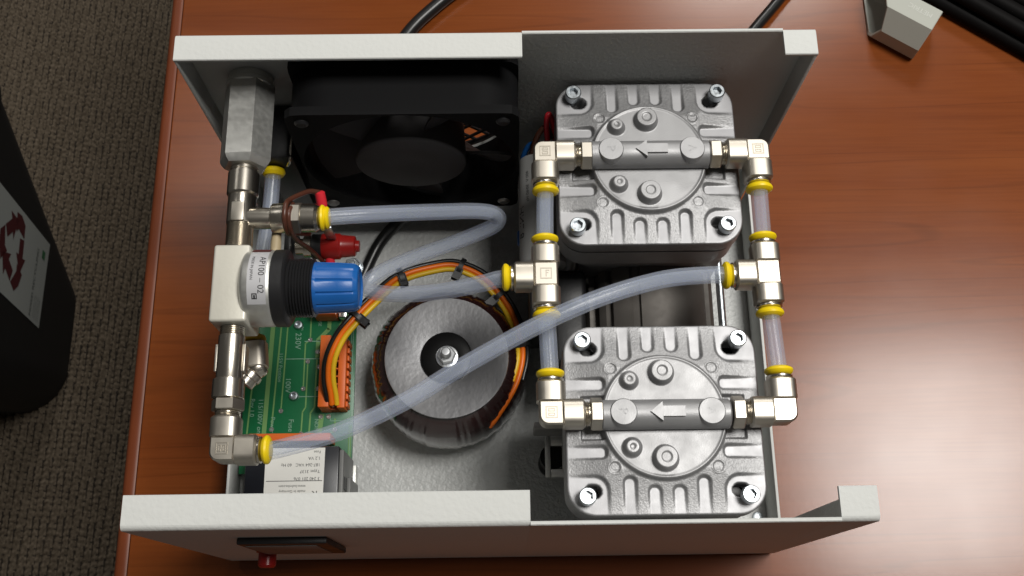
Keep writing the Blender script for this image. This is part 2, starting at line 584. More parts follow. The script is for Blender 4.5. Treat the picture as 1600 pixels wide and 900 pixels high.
def lip_profile(sgn, y_out):
    """L profile: wall plus top lip with a rounded bend; sgn=+1 lip runs towards +Y"""
    T, R = 1.3, 2.0
    pts = [(y_out, 0.0)]
    for a in range(0, 91, 15):
        pts.append((y_out + sgn * (R - R * math.cos(math.radians(a))), H - R + R * math.sin(math.radians(a))))
    pts += [(y_out + sgn * (L - 0.3), H), (y_out + sgn * L, H - 0.3), (y_out + sgn * L, H - T)]
    for a in range(90, -1, -30):
        pts.append((y_out + sgn * (R - (R - T) * math.cos(math.radians(a))), H - R + (R - T) * math.sin(math.radians(a))))
    pts.append((y_out + sgn * T, 0.0))
    return pts

def panel(name, sgn, y_out, hw, cutL, cutR, hole=None):
    bm = BM()
    T = 1.3
    lp = lip_profile(sgn, y_out)
    wall = [(y_out, 0), (y_out, H - .4), (y_out + sgn * .3, H), (y_out + sgn * (T - .3), H), (y_out + sgn * T, H - .4), (y_out + sgn * T, 0)]
    if hole is None:
        prism(bm, lp, 'X', -hw, cutL)
        prism(bm, wall, 'X', cutL + 0.02, cutR - 0.02)
        prism(bm, lp, 'X', cutR, hw)
    else:
        hx, hz, hr = hole
        # left and middle wall split around a round opening
        a, b = hx - hr - 1, hx + hr + 1
        prism(bm, lp, 'X', -hw, a)
        up = [p for p in lp if p[1] > 1]
        zt = hz + hr + 1
        if zt < H - 3:
            pts = [(p[0], max(p[1], zt)) for p in lp]
            prism(bm, pts, 'X', a + .02, b - .02)
        N = 72
        ang = [2 * PI * k / N + PI / N for k in range(N)]
        def sq(t):
            c, s_ = math.cos(t), math.sin(t)
            q = (hr + 1) / max(abs(c), abs(s_))
            return hx + c * q, hz + s_ * q
        y0, y1 = y_out, y_out + sgn * T
        zb = hz - hr - 1
        O0 = [bm.verts.new((sq(t)[0], y0, sq(t)[1])) for t in ang]; O1 = [bm.verts.new((sq(t)[0], y1, sq(t)[1])) for t in ang]
        I0 = [bm.verts.new((hx + hr * math.cos(t), y0, hz + hr * math.sin(t))) for t in ang]; I1 = [bm.verts.new((hx + hr * math.cos(t), y1, hz + hr * math.sin(t))) for t in ang]
        for k in range(N):
            j = (k + 1) % N
            bm.faces.new((O0[k], O0[j], I0[j], I0[k])); bm.faces.new((O1[k], I1[k], I1[j], O1[j])); bm.faces.new((I0[k], I0[j], I1[j], I1[k]))
        if zb > 0:
            box(bm, a + .02, b - .02, min(y0, y1), max(y0, y1), 0, zb)
        prism(bm, lp, 'X', b, cutL)
        prism(bm, wall, 'X', cutL + 0.02, cutR - 0.02)
        prism(bm, lp, 'X', cutR, hw)
    o = obj(name, bm, 'coat', ch, sharp=8)
    # folded side lips, butted under the top lip
    for s in (-1, 1):
        ya, yb = sorted((y_out + sgn * (T + .02), y_out + sgn * L))
        xa, xb = sorted((s * hw, s * (hw - 1.2)))
        obj('side_flange', box(BM(), xa, xb, ya, yb, 0, H - T - .02, 0.25), 'coat', o)
    return o
FANX, FANZ = -34.0, 77.5
panel('front_panel', 1, 0.0, W2, 8.7, 101.5)
rp = panel('rear_panel', -1, D, W2r, 8.9, 99.9, hole=(FANX, FANZ, 41.3))
for fx, fy in ((-95, 18), (95, 18), (-95, 150), (95, 150)):
    obj('foot', cyl(BM(), (fx, fy, TZ), (fx, fy, -0.02), 7, 20, .5), 'rubber', ch)
for x_, y_ in ((107.5, 14.5), (107.5, 155)):
    obj('rivet', lathe(BM(), (x_, y_, 1.5), (0, 0, 1), [(0, 2.6), (1.0, 2.2), (1.5, 0)], 16), 'zinc', ch)

# finger guard behind the fan opening: diagonal wires in a ring
fg = thing('fan_guard', 'black wire finger guard over the fan opening outside the rear panel', 'fan guard', (FANX, D + 2, FANZ - 40))
bm = BM()
for k in range(-5, 6):
    o_ = k * 7.2
    hl = math.sqrt(max(0, 42 ** 2 - o_ ** 2))
    for sg in (1, -1):
        c, s_ = math.cos(sg * PI / 4), math.sin(sg * PI / 4)
        yy = D + (1.4 if sg > 0 else 2.9)
        cyl(bm, (FANX - s_ * o_ - c * hl, yy, FANZ + c * o_ - s_ * hl), (FANX - s_ * o_ + c * hl, yy, FANZ + c * o_ + s_ * hl), 0.75, 6)
obj('wire_grid', bm, 'black', fg)
bm = BM()
tube(bm, [(FANX + 42.6 * math.cos(2 * PI * k / 48), D + 2.2, FANZ + 42.6 * math.sin(2 * PI * k / 48)) for k in range(49)], 1.3, 8, 0, False)
obj('ring', bm, 'black', fg)

# front panel fittings, seen from above
dm = thing('front_display', 'long black display bezel standing proud of the front panel face', 'display', (-75, -3, 50))
obj('bezel', box(BM(), -85, -56, -2.3, -0.03, 64, 106, 0.6), 'black', dm)
obj('window', box(BM(), -83, -60, -2.6, -2.32, 68, 102, 0.1), 'relay_side', dm)
rb = obj('push_button', lathe(BM(), (-84.5, -0.03, 62), (0, -1, 0), [(0, 4.0), (1.5, 4.0), (1.6, 3.2), (6, 3.2), (6.8, 2.4), (6.9, 0)], 24), 'red', None, (-84, 0, 33))
tag(rb, 'small red push button poking out of the front panel under the black bezel', 'button')

# ================================================================== COOLING FAN
fan = thing('cooling_fan', 'square black axial cooling fan mounted on the rear panel', 'fan', (FANX, 156, FANZ - 41))
FY0, FY1 = 143.6, D - 1.4
def sq_ring(bm, hw, rc, ri, y0, y1, N=112):
    ang = [2 * PI * (k + .5) / N for k in range(N)]
    def outer(t):
        c, s_ = math.cos(t), math.sin(t)
        q = hw / max(abs(c), abs(s_))
        x, z = c * q, s_ * q
        lim = hw - rc
        if abs(x) > lim and abs(z) > lim:
            cx, cz = math.copysign(lim, x), math.copysign(lim, z)
            # ray against the corner arc
            bq = c * cx + s_ * cz
            q = bq + math.sqrt(max(0, bq * bq - (cx * cx + cz * cz - rc * rc)))
            x, z = c * q, s_ * q
        return FANX + x, FANZ + z
    rings = []
    for y in (y0, y1):
        rings.append(([bm.verts.new((outer(t)[0], y, outer(t)[1])) for t in ang], [bm.verts.new((FANX + ri * math.cos(t), y, FANZ + ri * math.sin(t))) for t in ang]))
    (O0, I0), (O1, I1) = rings
    for k in range(N):
        j = (k + 1) % N
        bm.faces.new((O0[k], I0[k], I0[j], O0[j])); bm.faces.new((O1[k], O1[j], I1[j], I1[k]))
        bm.faces.new((O0[k], O0[j], O1[j], O1[k])); bm.faces.new((I0[k], I1[k], I1[j], I0[j]))
bm = BM()
sq_ring(bm, 41.9, 4.5, 41.0, FY0, FY0 + 3.4)
obj('front_flange', bm, 'fan_black', fan)
bm = BM()
sq_ring(bm, 41.9, 4.5, 41.0, FY1 - 3.2, FY1)
obj('rear_flange', bm, 'fan_black', fan)
bm = BM()
N = 80
rg = [[bm.verts.new((FANX + r * math.cos(2 * PI * k / N), y, FANZ + r * math.sin(2 * PI * k / N))) for k in range(N)] for r, y in ((41.45, FY0 + 3.42), (41.45, FY1 - 3.22), (41.0, FY1 - 3.22), (41.0, FY0 + 3.42))]
for a in range(4):
    for k in range(N):
        bm.faces.new((rg[a][k], rg[a][(k + 1) % N], rg[(a + 1) % 4][(k + 1) % N], rg[(a + 1) % 4][k]))
obj('barrel', bm, 'fan_black', fan)
bm = BM()
sq_ring(bm, 41.7, 15.0, 41.5, FY0 + 3.42, FY1 - 3.22)
obj('shroud', bm, 'fan_black', fan)
for sx in (-1, 1):
    for sz in (-1, 1):
        so_ = obj('screw', lathe(BM(), (FANX + sx * 36, FY0 + .1, FANZ + sz * 36), (0, -1, 0), [(0, 2.6), (.5, 2.6), (1.2, 1.8), (1.25, 0)], 16), 'black' if sz > 0 else 'steel_grey', fan)
hub = obj('hub', lathe(BM(), (FANX, FY1 - 5, FANZ), (0, -1, 0), [(0, 20.5), (17.2, 21.6), (18.2, 21.2), (18.8, 20.2), (18.85, 6), (18.5, 4.5), (18.5, 0)], 64), 'rotor_black', fan)
for k in range(5):
    bm = BM()
    a0 = math.radians(50 + 72 * k)
    nr, na = 8, 8
    top, bot = [], []
    for i in range(nr):
        r = 20.8 + (39.4 - 20.8) * i / (nr - 1)
        span = math.radians(44 + 6 * (i / (nr - 1)))
        sweep = math.radians(-6 * (i / (nr - 1)) ** 2)
        rt, rb_ = [], []
        for j in range(na):
            t = j / (na - 1)
            a = a0 + sweep + (t - .5) * span
            y = FY0 + 4.5 + 15.0 * (1 - t) - 2.2 * math.sin(PI * t)
            rt.append(bm.verts.new((FANX + r * math.cos(a), y, FANZ + r * math.sin(a))))
            rb_.append(bm.verts.new((FANX + r * math.cos(a), y + 1.3, FANZ + r * math.sin(a))))
        top.append(rt); bot.append(rb_)
    for i in range(nr - 1):
        for j in range(na - 1):
            bm.faces.new((top[i][j], top[i + 1][j], top[i + 1][j + 1], top[i][j + 1]))
            bm.faces.new((bot[i][j], bot[i][j + 1], bot[i + 1][j + 1], bot[i + 1][j]))
    for i in range(nr - 1):
        for j in (0, na - 1):
            bm.faces.new((top[i][j], top[i + 1][j], bot[i + 1][j], bot[i][j]))
    for j in range(na - 1):
        for i in (0, nr - 1):
            bm.faces.new((top[i][j], top[i][j + 1], bot[i][j + 1], bot[i][j]))
    obj('blade', bm, 'rotor_black', fan)
for k in range(3):
    a = math.radians(60 + 120 * k)
    obj('strut', cyl(BM(), (FANX + 19 * math.cos(a), FY1 - 2.4, FANZ + 19 * math.sin(a)), (FANX + 41 * math.cos(a), FY1 - 2.4, FANZ + 41 * math.sin(a)), 1.6, 10), 'fan_black', fan)

# ================================================================== DIAPHRAGM PUMP
pump = thing('diaphragm_pump', 'twin head cast aluminium diaphragm pump filling the right half of the chassis', 'pump', (55, 86, 1.5))
HX, HY, RC = 33.2, 32.4, 9.5
ZR = 102.0

def sstep(t):
    t = np.clip(t, 0, 1)
    return t * t * (3 - 2 * t)
def sd_rbox(x, y, cx, cy, hx, hy, r):
    qx, qy = np.abs(x - cx) - (hx - r), np.abs(y - cy) - (hy - r)
    return np.hypot(np.maximum(qx, 0), np.maximum(qy, 0)) + np.minimum(np.maximum(qx, qy), 0) - r

ZP = 99.9           # flat pads: corners and finger pockets; the web between them rises from the edge to the disc
def web_height(x, y):
    d = -sd_rbox(x, y, 0, 0, HX, HY, RC)
    return ZP + 0.12 + 2.2 * sstep(np.clip(d / 15.0, 0, 1) * 0.62 + 0.0) / sstep(np.array(0.62))

def head_height(x, y):
    z = web_height(x, y)
    m = np.zeros(x.shape)
    def pocket(sd, wall=0.9):
        nonlocal m
        m = np.maximum(m, sstep(-sd / wall))
    for sy in (1, -1):
        for cx, yi in ((-12.3, 19.4), (-4.1, 22.4), (4.1, 22.4), (12.3, 19.4)):
            pocket(sd_rbox(x, y * sy, cx, (yi + 44) / 2, 2.55, (44 - yi) / 2, 2.4))
    for sx in (1, -1):
        for sy in (1, -1):
            pocket(sd_rbox(x * sx, y * sy, 31.2, 30.4, 12.4, 11.6, 5.5), 1.0)
            pocket(sd_rbox(x * sx, y * sy, 31.5, 11.6, 12.4, 2.6, 2.2))
    z = z * (1 - m) + ZP * m
    for sx in (1, -1):
        for sy in (1, -1):
            rr = np.hypot(x * sx - 17.2, y * sy - 16.8)
            z = z - 0.35 * sstep((1.9 - rr) / 0.3) + 0.15 * sstep((2.4 - rr) / .3) * sstep((rr - 1.9) / .3)
        # deeper relief beside the port nuts
        q = sstep(-sd_rbox(x * sx, y, 22.5, 0, 5.6, 7.6, 0.5) / 0.6)
        z = z * (1 - q) + np.minimum(z, ZP - 0.7) * q
    r = np.hypot(x, y)
    z = np.maximum(z, ZP - 1.0 + (ZR + 1.7 - ZP + 1.0) * sstep((22.0 - r) / 1.5))            # central disc
    ring = sstep((21.6 - r) / .5) * sstep((r - 19.6) / .7)
    z = z + 0.28 * ring
    zd = ZR + 1.7
    for bx, by, rt, rb, h in ((-0.4, 14.8, 3.5, 4.5, 3.6), (-11.4, 12.2, 2.0, 3.4, 3.0), (-11.4, -10.6, 2.0, 3.5, 3.0), (-0.5, -14.2, 3.5, 4.5, 3.6)):
        rr = np.hypot(x - bx, y - by)
        hb = h * sstep((rb - rr) / (rb - rt))
        hb = hb - 0.35 * sstep((rt * .55 - rr) / .5)
        z = np.where(rr < rb, np.maximum(z, zd + hb), z)
    # slotted holes beside the screws
    for sx in (1, -1):
        for sy in (1, -1):
            sd = sd_rbox(x * sx, y * sy, 24.6, 24.4, 2.9, 2.3, 2.2)
            z = z - 7.0 * sstep(-sd / 0.5)
    return z

def make_cover():
    n = 560
    ang = np.arange(n) * 2 * np.pi / n
    # points on the rounded square outline, even in arc length
    base = np.array(rrect(-HX, HX, -HY, HY, RC, 24))
    seg = np.vstack([base, base[:1]])
    dl = np.hypot(*(np.diff(seg, axis=0).T))
    cum = np.concatenate([[0], np.cumsum(dl)])
    t = np.linspace(0, cum[-1], n, endpoint=False)
    ox, oy = np.interp(t, cum, seg[:, 0]), np.interp(t, cum, seg[:, 1])
    s = np.concatenate([np.linspace(0.015, 0.975, 118), [0.985, 0.993, 0.998, 1.0]])
    X = s[:, None] * ox[None]; Y = s[:, None] * oy[None]
    Z = head_height(X, Y)
    edge = np.array([0.0] * 119 + [0.12, 0.4, 0.85])
    Z = Z - edge[:, None]
    rows = [np.stack([X, Y, Z], -1)]
    zl = Z[-1]
    for k, (sc_, zz) in enumerate(((1.002, 97.5), (1.004, 93.4), (0.99, 93.0))):
        z_ = np.minimum(zl - .3, np.full(n, zz))
        rows.append(np.stack([ox * sc_, oy * sc_, z_], -1)[None])
    P = np.concatenate(rows, 0)
    m = P.shape[0]
    co = P.reshape(-1, 3)
    co = np.vstack([co, [[0, 0, ZR + 1.7]]]) * MM
    idx = np.arange(m * n).reshape(m, n)
    nxt = np.roll(idx, -1, axis=1)
    q = np.stack([idx[:-1], idx[1:], nxt[1:], nxt[:-1]], -1).reshape(-1, 4)
    tri = np.stack([np.full(n, m * n), idx[0], nxt[0]], -1)
    me = bpy.data.meshes.new('head_cover')
    faces = q.tolist() + tri.tolist()
    me.from_pydata(co.tolist(), [], faces)
    me.polygons.foreach_set('use_smooth', np.ones(len(faces), bool))
    me.update()
    me.materials.append(M['cast'])
    me.materials.append(M['cast_floor'])
    me.materials.append(M['cast_rough'])
    for p in me.polygons:
        c = p.center
        if (ZP - .05) * MM < c.z < (ZP + .08) * MM and p.normal.z > .985:
            p.material_index = 1
        elif c.z < (ZR + 1.2) * MM and math.hypot(c.x, c.y) > .0208:
            p.material_index = 2
    return me
cover_me = make_cover()

def screw_mesh(r=2.95, h=3.7):
    bm = BM()
    n = 24
    def ring(rad, z, hexr=None):
        out = []
        for k in range(n):
            a = 2 * PI * k / n
            rr = rad
            if hexr:
                b = (a % (PI / 3)) - PI / 6
                rr = hexr * math.cos(PI / 6) / math.cos(b)
            out.append(bm.verts.new((rr * math.cos(a), rr * math.sin(a), z)))
        return out
    R = [ring(2.2, -3.2), ring(2.2, 0), ring(r, 0), ring(r, h - .35), ring(r - .35, h), ring(0, h, 1.85), ring(0, h - 2.0, 1.8)]
    for a, b in zip(R, R[1:]):
        for k in range(n):
            bm.faces.new((a[k], a[(k + 1) % n], b[(k + 1) % n], b[k]))
    bm.faces.new(R[-1])
    return bm

HEADS = [(54.9, 133.3), (54.9, 38.2)]
covers = []
for i, (hx, hy) in enumerate(HEADS):
    if i == 0:
        c = bpy.data.objects.new('head_cover', cover_me)
        COL.objects.link(c)
        c.parent = pump
        c.location = Vector((hx, hy, 0)) * MM - pump.location
        for sx in (-1, 1):
            for sy in (-1, 1):
                if (sx, sy) == (-1, -1):
                    s0 = obj('screw', screw_mesh(), 'zinc', c, local=True)
                    s_ = s0
                else:
                    s_ = s0.copy(); COL.objects.link(s_); s_.parent = c
                s_.location = Vector((sx * 26.7, sy * 26.4, 101.2)) * MM
                s_.rotation_euler.z = random.uniform(0, 1)
        bm = BM()
        lathe(bm, (-21.6, 0, 106.0), (1, 0, 0), [(0, 4.3), (.6, 5.0), (42.4, 5.0), (43, 4.3)], 40)
        box(bm, -21.2, 21.2, -4.7, 4.7, 103.5, 105.5)
        obj('port_barrel', bm, 'cast', c, local=True)
        for mx, letter in ((-14.4, 'P'), (14.6, 'V')):
            bm = BM()
            lathe(bm, (mx, 0, 105), (0, 0, 1), [(0, 4.7), (6.0, 4.5), (6.45, 4.2), (6.5, 0)], 36)
            bo = obj('port_boss', bm, 'cast', c, local=True)
            bm = BM()
            if letter == 'P':
                text_geo(bm, 'P', 4.4, (mx - 1.5, 1.3, 111.56), (0, -1, 0), (1, 0, 0))
            else:
                text_geo(bm, 'V', 4.4, (mx + 1.6, -1.4, 111.56), (0, 1, 0), (-1, 0, 0))
            obj('letter', bm, 'cast_rough', c, local=True)
        ar = [(-5.6, 0), (-1.6, 3.2), (-1.6, 1.7), (5.8, 1.7), (5.8, -1.7), (-1.6, -1.7), (-1.6, -3.2)]
        obj('flow_arrow', prism(BM(), ar, 'Z', 109.4, 111.8), 'cast', c, local=True)
    else:
        c = copy_tree(covers[0], pump)
        for q in c.children:
            if q.name.startswith('screw'):
                q.rotation_euler.z = random.uniform(0, 1)
        c.location = Vector((hx, hy, 0)) * MM - pump.location
    covers.append(c)
    # seam plate and lower housing under the cover
    bm = BM()
    prism(bm, [(hx + x * .985, hy + y * .985) for x, y in rrect(-HX, HX, -HY, HY, RC, 10)], 'Z', 91.4, 93.0)
    obj('gasket', bm, 'rubber', pump)
    bm = BM()
    A = rrect(-HX, HX, -HY, HY, RC, 10)
    rings = []
    for z, s_ in ((91.4, .995), (80, .995), (77, .96), (66, .86), (58, .80), (30, .80)):
        rings.append([bm.verts.new((hx + x * s_, hy + y * s_, z)) for x, y in A])
    for a, b in zip(rings, rings[1:]):
        for k in range(len(a)):
            bm.faces.new((a[k], a[(k + 1) % len(a)], b[(k + 1) % len(a)], b[k]))
    bm.faces.new(rings[0]); bm.faces.new(rings[-1])
    obj('head_housing', bm, 'cast', pump)

# motor between the heads: stepped stator shell, axis along Y
def stator_profile():
    cx, cz = 60.5, 34
    pts = []
    for a in range(-200, 21, 5):
        t = math.radians(a + 180)
        pts.append((a, t))
    out = []
    R = 27.0
    for k in range(0, 121):
        a = math.radians(-20 + 220 * k / 120)
        x = cx + R * math.cos(a) * 1.02
        z = cz + R * math.sin(a)
        out.append([x, z])
    res = []
    for x, z in out:
        d = 0
        for g0, g1, dd in ((36.5, 39.0, 2.0), (42.3, 44.6, 2.6), (51.2, 54.8, 1.6), (59.2, 59.6, 0.8), (82.5, 84.2, 1.8)):
            if g0 < x < g1 and z > cz:
                d = dd
        res.append((x - d * (x - cx) / R, z - d * (z - cz) / R))
    res += [(36, 12), (85, 12)]
    return res
obj('motor_stator', prism(BM(), stator_profile(), 'Y', 60, 113), 'lam', pump, sharp=25)
bm = BM()
for k in range(26):
    y = 61 + k * 2.0
    lathe(bm, (43.4, y, 50.6 + random.uniform(-.2, .2)), (0, 1, 0), [(0, .5), (.9, 1.1), (2.0, .5)], 8)
obj('weld_bead', bm, 'lamgap', pump)
obj('motor_flange', box(BM(), 30, 88, 58, 61, 20, 60, 1), 'steel_grey', pump)
obj('motor_flange', box(BM(), 30, 88, 109, 112, 20, 60, 1), 'steel_grey', pump)
obj('tie_rod', cyl(BM(), (89.5, 58, 46), (89.5, 116, 46), 1.6, 16), 'zinc', pump)
obj('tie_rod', cyl(BM(), (37, 58, 22), (37, 116, 22), 1.6, 16), 'zinc', pump)
for y0 in (14, 122):
    obj('base_block', box(BM(), 32, 80, y0, y0 + 34, 10, 30.2, 1), 'steel_grey', pump)
# slotted mounting bracket and its rubber bumper at the left of the lower head
bm = BM()
box(bm, 17.6, 19.8, 29.3, 46.0, 22, 25, .4)
box(bm, 19.82, 30, 29.3, 32.6, 22, 25, .4)
box(bm, 19.82, 30, 42.0, 46.0, 22, 25, .4)
box(bm, 24.5, 30, 32.62, 41.98, 22, 25, .2)
obj('mounting_bracket', bm, 'brush_al', pump)
obj('bracket_tab', box(BM(), 12.8, 31, 45.5, 48.5, 28, 43, .6), 'steel_grey', pump)
obj('rubber_mount', lathe(BM(), (20.8, 38, 1.5), (0, 0, 1), [(0, 5.5), (6, 5.5), (9, 4.2), (13, 5.2), (20.4, 5.2)], 24), 'rubber', pump)
for px_, py_ in ((89, 20), (89, 150), (22, 150)):
    obj('rubber_mount', lathe(BM(), (px_, py_, 1.5), (0, 0, 1), [(0, 5), (4, 5), (9, 4.2), (28, 5)], 20), 'rubber', pump)

# capacitor and black wiring box beside the motor
cap = thing('motor_capacitor', 'grey labelled capacitor can lying between fan and rear pump head', 'capacitor', (17, 130, 40))
obj('can', lathe(BM(), (17.2, 106, 62), (0, 1, 0), [(0, 8.4), (.8, 9.2), (45, 9.2), (45.8, 8.4)], 40), 'can', cap)
obj('blue_end', lathe(BM(), (9.8, 117, 57), (0, 1, 0), [(0, 2.0), (.7, 2.6), (6, 2.6), (6.6, 2.0)], 24), 'wire_blue', cap)
def cap_warp(x, y, ys=146.0, a0=2.45, R=9.27):
    a = a0 + y / R
    return Vector((17.2 + R * math.cos(a), ys - x, 62 + R * math.sin(a)))
bm = BM()
for row, (s, sz) in enumerate((('HNL 8', 5.0), ('400 V  50/60 Hz', 2.0), ('4 uF +5%', 2.0))):
    text_geo(bm, s, sz, (0, 0, 0), (1, 0, 0), (0, 1, 0), warp=lambda x, y, r=row: cap_warp(x, y, 124.5 + (20 if r else 6), 2.65 - .32 * r - .15))
obj('print', bm, 'ink', cap)
wb = thing('wiring_box', 'black plastic wiring box wedged beside the motor', 'wiring box', (27, 90, 20))
obj('lid', box(BM(), 21.0, 34.0, 90.4, 106, 20, 60, 2.2, 3), 'black', wb)
obj('body', box(BM(), 20.6, 33.6, 68, 90, 20, 57.5, 2.2, 3), 'black', wb)
cb = obj('clamp_block', box(BM(), 11.5, 20.2, 84, 104, 20, 66, 1.5, 3), 'black', None, (16, 94, 20))
tag(cb, 'black clamp block standing under the left yellow collared tee', 'clamp')
for nm, m_, pts, lab in (('red_wire', 'redbright', [(23, 158, 70), (21.5, 160, 80), (19.8, 160.5, 86), (19, 158, 82), (20.5, 152, 66)], 'red motor wire looped at the rear left corner of the pump'),
                         ('brown_wire', 'wire_brown', [(21.5, 158, 72), (18.5, 158, 80), (15, 155, 76), (12.5, 150, 64)], 'brown motor wire looped beside the red one behind the pump'),
                         ('blue_wire', 'wire_blue', [(21, 155, 66), (16, 155.5, 71), (12.0, 155, 69), (9.8, 151.5, 62), (12, 147, 54)], 'blue motor wire bent out towards the fan beside the pump')):
    tag(obj(nm, tube(BM(), pts, 1.15, 10), m_, None, pts[-1]), lab, 'wire', 'motor wires at the rear of the pump')

# ================================================================== PUSH-IN FITTINGS
FZ_ = 106.0
def add_mark(bm, z, n):
    t = 0.13
    a = 2.0
    zz = (z, z + t) if n > 0 else (z - t, z)
    box(bm, -a, a, a - .35, a, *zz); box(bm, -a, a, -a, -a + .35, *zz)
    box(bm, -a, -a + .35, -a + .36, a - .36, *zz); box(bm, a - .35, a, -a + .36, a - .36, *zz)
def add_glyph(bm, z, n, kind):
    zz = (z, z + .13) if n > 0 else (z - .13, z)
    if kind == 'elbow':
        for yy in (-.75, .75):
            box(bm, -1.1, 1.1, yy - .55, yy - .25, *zz); box(bm, -1.1, 1.1, yy + .25, yy + .55, *zz)
            box(bm, -1.1, -.8, yy - .24, yy + .24, *zz); box(bm, .8, 1.1, yy - .24, yy + .24, *zz)
    else:
        box(bm, -.15, .15, -1.2, 1.2, *zz); box(bm, .16, 1.1, .9, 1.2, *zz); box(bm, .16, .8, 0, .3, *zz)

def barrel_parts(root, d, t0=3.7, collar=True, nut=False, shank=True):
    d = Vector(d)
    bm = BM()
    sqbar(bm, (0, 0, 0), d, [(t0, 4.3), (t0 + .5, 4.9), (10.4, 4.9), (11.0, 4.4)], 3.0)
    obj('barrel', bm, 'nickel', root, local=True)
    if nut:
        bm = BM()
        lathe(bm, (0, 0, 0), d, [(10.8, 4.3), (11.3, 4.5), (11.6, 3.9), (12.0, 4.4), (12.3, 3.9), (12.8, 4.3), (13.2, 3.8)], 32)
        obj('thread', bm, 'nickel_shiny', root, local=True)
        bm = BM()
        hexa(bm, d * 13.0, d * 17.0, 9.6, 0.0, .35)
        obj('hex_nut', bm, 'nickel', root, local=True)
    if collar:
        bm = BM()
        lathe(bm, (0, 0, 0), d, [(10.9, 4.2), (11.3, 4.45), (12.0, 4.45), (12.5, 3.7)], 36)
        obj('ferrule', bm, 'nickel_shiny', root, local=True)
        bm = BM()
        lathe(bm, (0, 0, 0), d, [(12.3, 3.4), (12.6, 3.9), (13.1, 4.5), (13.8, 4.85), (14.5, 4.7), (14.9, 4.1), (15.2, 3.5), (15.3, 3.12)], 40)
        obj('collar', bm, 'yellow', root, local=True)

def make_elbow():
    root = thing('elbow_fitting', '', 'elbow fitting')
    bm = BM()
    pts = [(4.1, -4.1), (4.1, 4.1)] + [(-1.1 - 3.0 * math.sin(math.radians(a)), 1.1 + 3.0 * math.cos(math.radians(a))) for a in range(0, 91, 15)] + [(-4.1, -4.1)]
    # chamfered block from three stacked slices
    zs = ((-4.2, .86), (-3.5, 1.0), (3.5, 1.0), (4.2, .86))
    rings = [[bm.verts.new((x * s, y * s, z)) for x, y in pts] for z, s in zs]
    for a, b in zip(rings, rings[1:]):
        for k in range(len(a)):
            bm.faces.new((a[k], a[(k + 1) % len(a)], b[(k + 1) % len(a)], b[k]))
    bm.faces.new(rings[0]); bm.faces.new(rings[-1])
    obj('block', bm, 'nickel', root, local=True, sharp=25)
    barrel_parts(root, (0, -1, 0))
    barrel_parts(root, (1, 0, 0), collar=False, nut=True)
    bm = BM()
    for n in (1, -1):
        add_mark(bm, 4.2 * n, n); add_glyph(bm, 4.2 * n, n, 'elbow')
    obj('stamp', bm, 'nickel_mark', root, local=True)
    return root

def make_tee():
    root = thing('tee_fitting', '', 'tee fitting')
    bm = BM()
    rings = [[bm.verts.new((x * s, y * s, z)) for x, y in ((4.1, -4.4), (4.1, 4.4), (-4.1, 4.4), (-4.1, -4.4))] for z, s in ((-4.2, .86), (-3.5, 1.0), (3.5, 1.0), (4.2, .86))]
    for a, b in zip(rings, rings[1:]):
        for k in range(4):
            bm.faces.new((a[k], a[(k + 1) % 4], b[(k + 1) % 4], b[k]))
    bm.faces.new(rings[0]); bm.faces.new(rings[-1])
    obj('block', bm, 'nickel', root, local=True, sharp=25)
    for d in ((0, 1, 0), (0, -1, 0), (-1, 0, 0)):
        barrel_parts(root, d, 4.0)
    bm = BM()
    add_mark(bm, 4.2, 1); add_glyph(bm, 4.2, 1, 'tee')
    obj('stamp', bm, 'nickel_mark', root, local=True)
    return root

elbow0 = make_elbow()
def place_elbow(first, x, y, z, rx, ry, rz, label):
    o = elbow0 if first else copy_tree(elbow0)
    o.location = Vector((x, y, z)) * MM
    o.rotation_euler = (rx, ry, rz)
    return tag(o, label, 'elbow fitting', 'nickel push-in elbows')
PXL, PXR = 16.9, 93.2
YU, YL = 133.3, 38.6
place_elbow(True, PXL, YU, FZ_, 0, 0, 0, 'nickel elbow on the rear pump head, on the side nearest the fan')
place_elbow(False, 93.3, YU, FZ_, 0, PI, 0, 'nickel elbow on the rear pump head, on its outer side')
place_elbow(False, PXL, YL, FZ_, PI, 0, 0, 'nickel elbow on the front pump head, above the slotted bracket')
place_elbow(False, 94.0, YL, FZ_, 0, 0, PI, 'nickel elbow on the front pump head, hanging out over the bare desk')
MX, MZ = -91.6, 104.0
place_elbow(False, MX + .3, 28.4, MZ, 0, 0, PI / 2, 'nickel elbow ending the manifold where the long diagonal tube starts')
tee0 = make_tee()
tee0.location = Vector((16.2, 87.0, FZ_)) * MM
tag(tee0, 'nickel tee between the heads that feeds the looped tube', 'tee fitting', 'nickel push-in tees')
tee1 = copy_tree(tee0)
tee1.location = Vector((92.9, 86.8, FZ_)) * MM
tag(tee1, 'nickel tee over the chassis edge at the end of the long diagonal tube', 'tee fitting', 'nickel push-in tees')

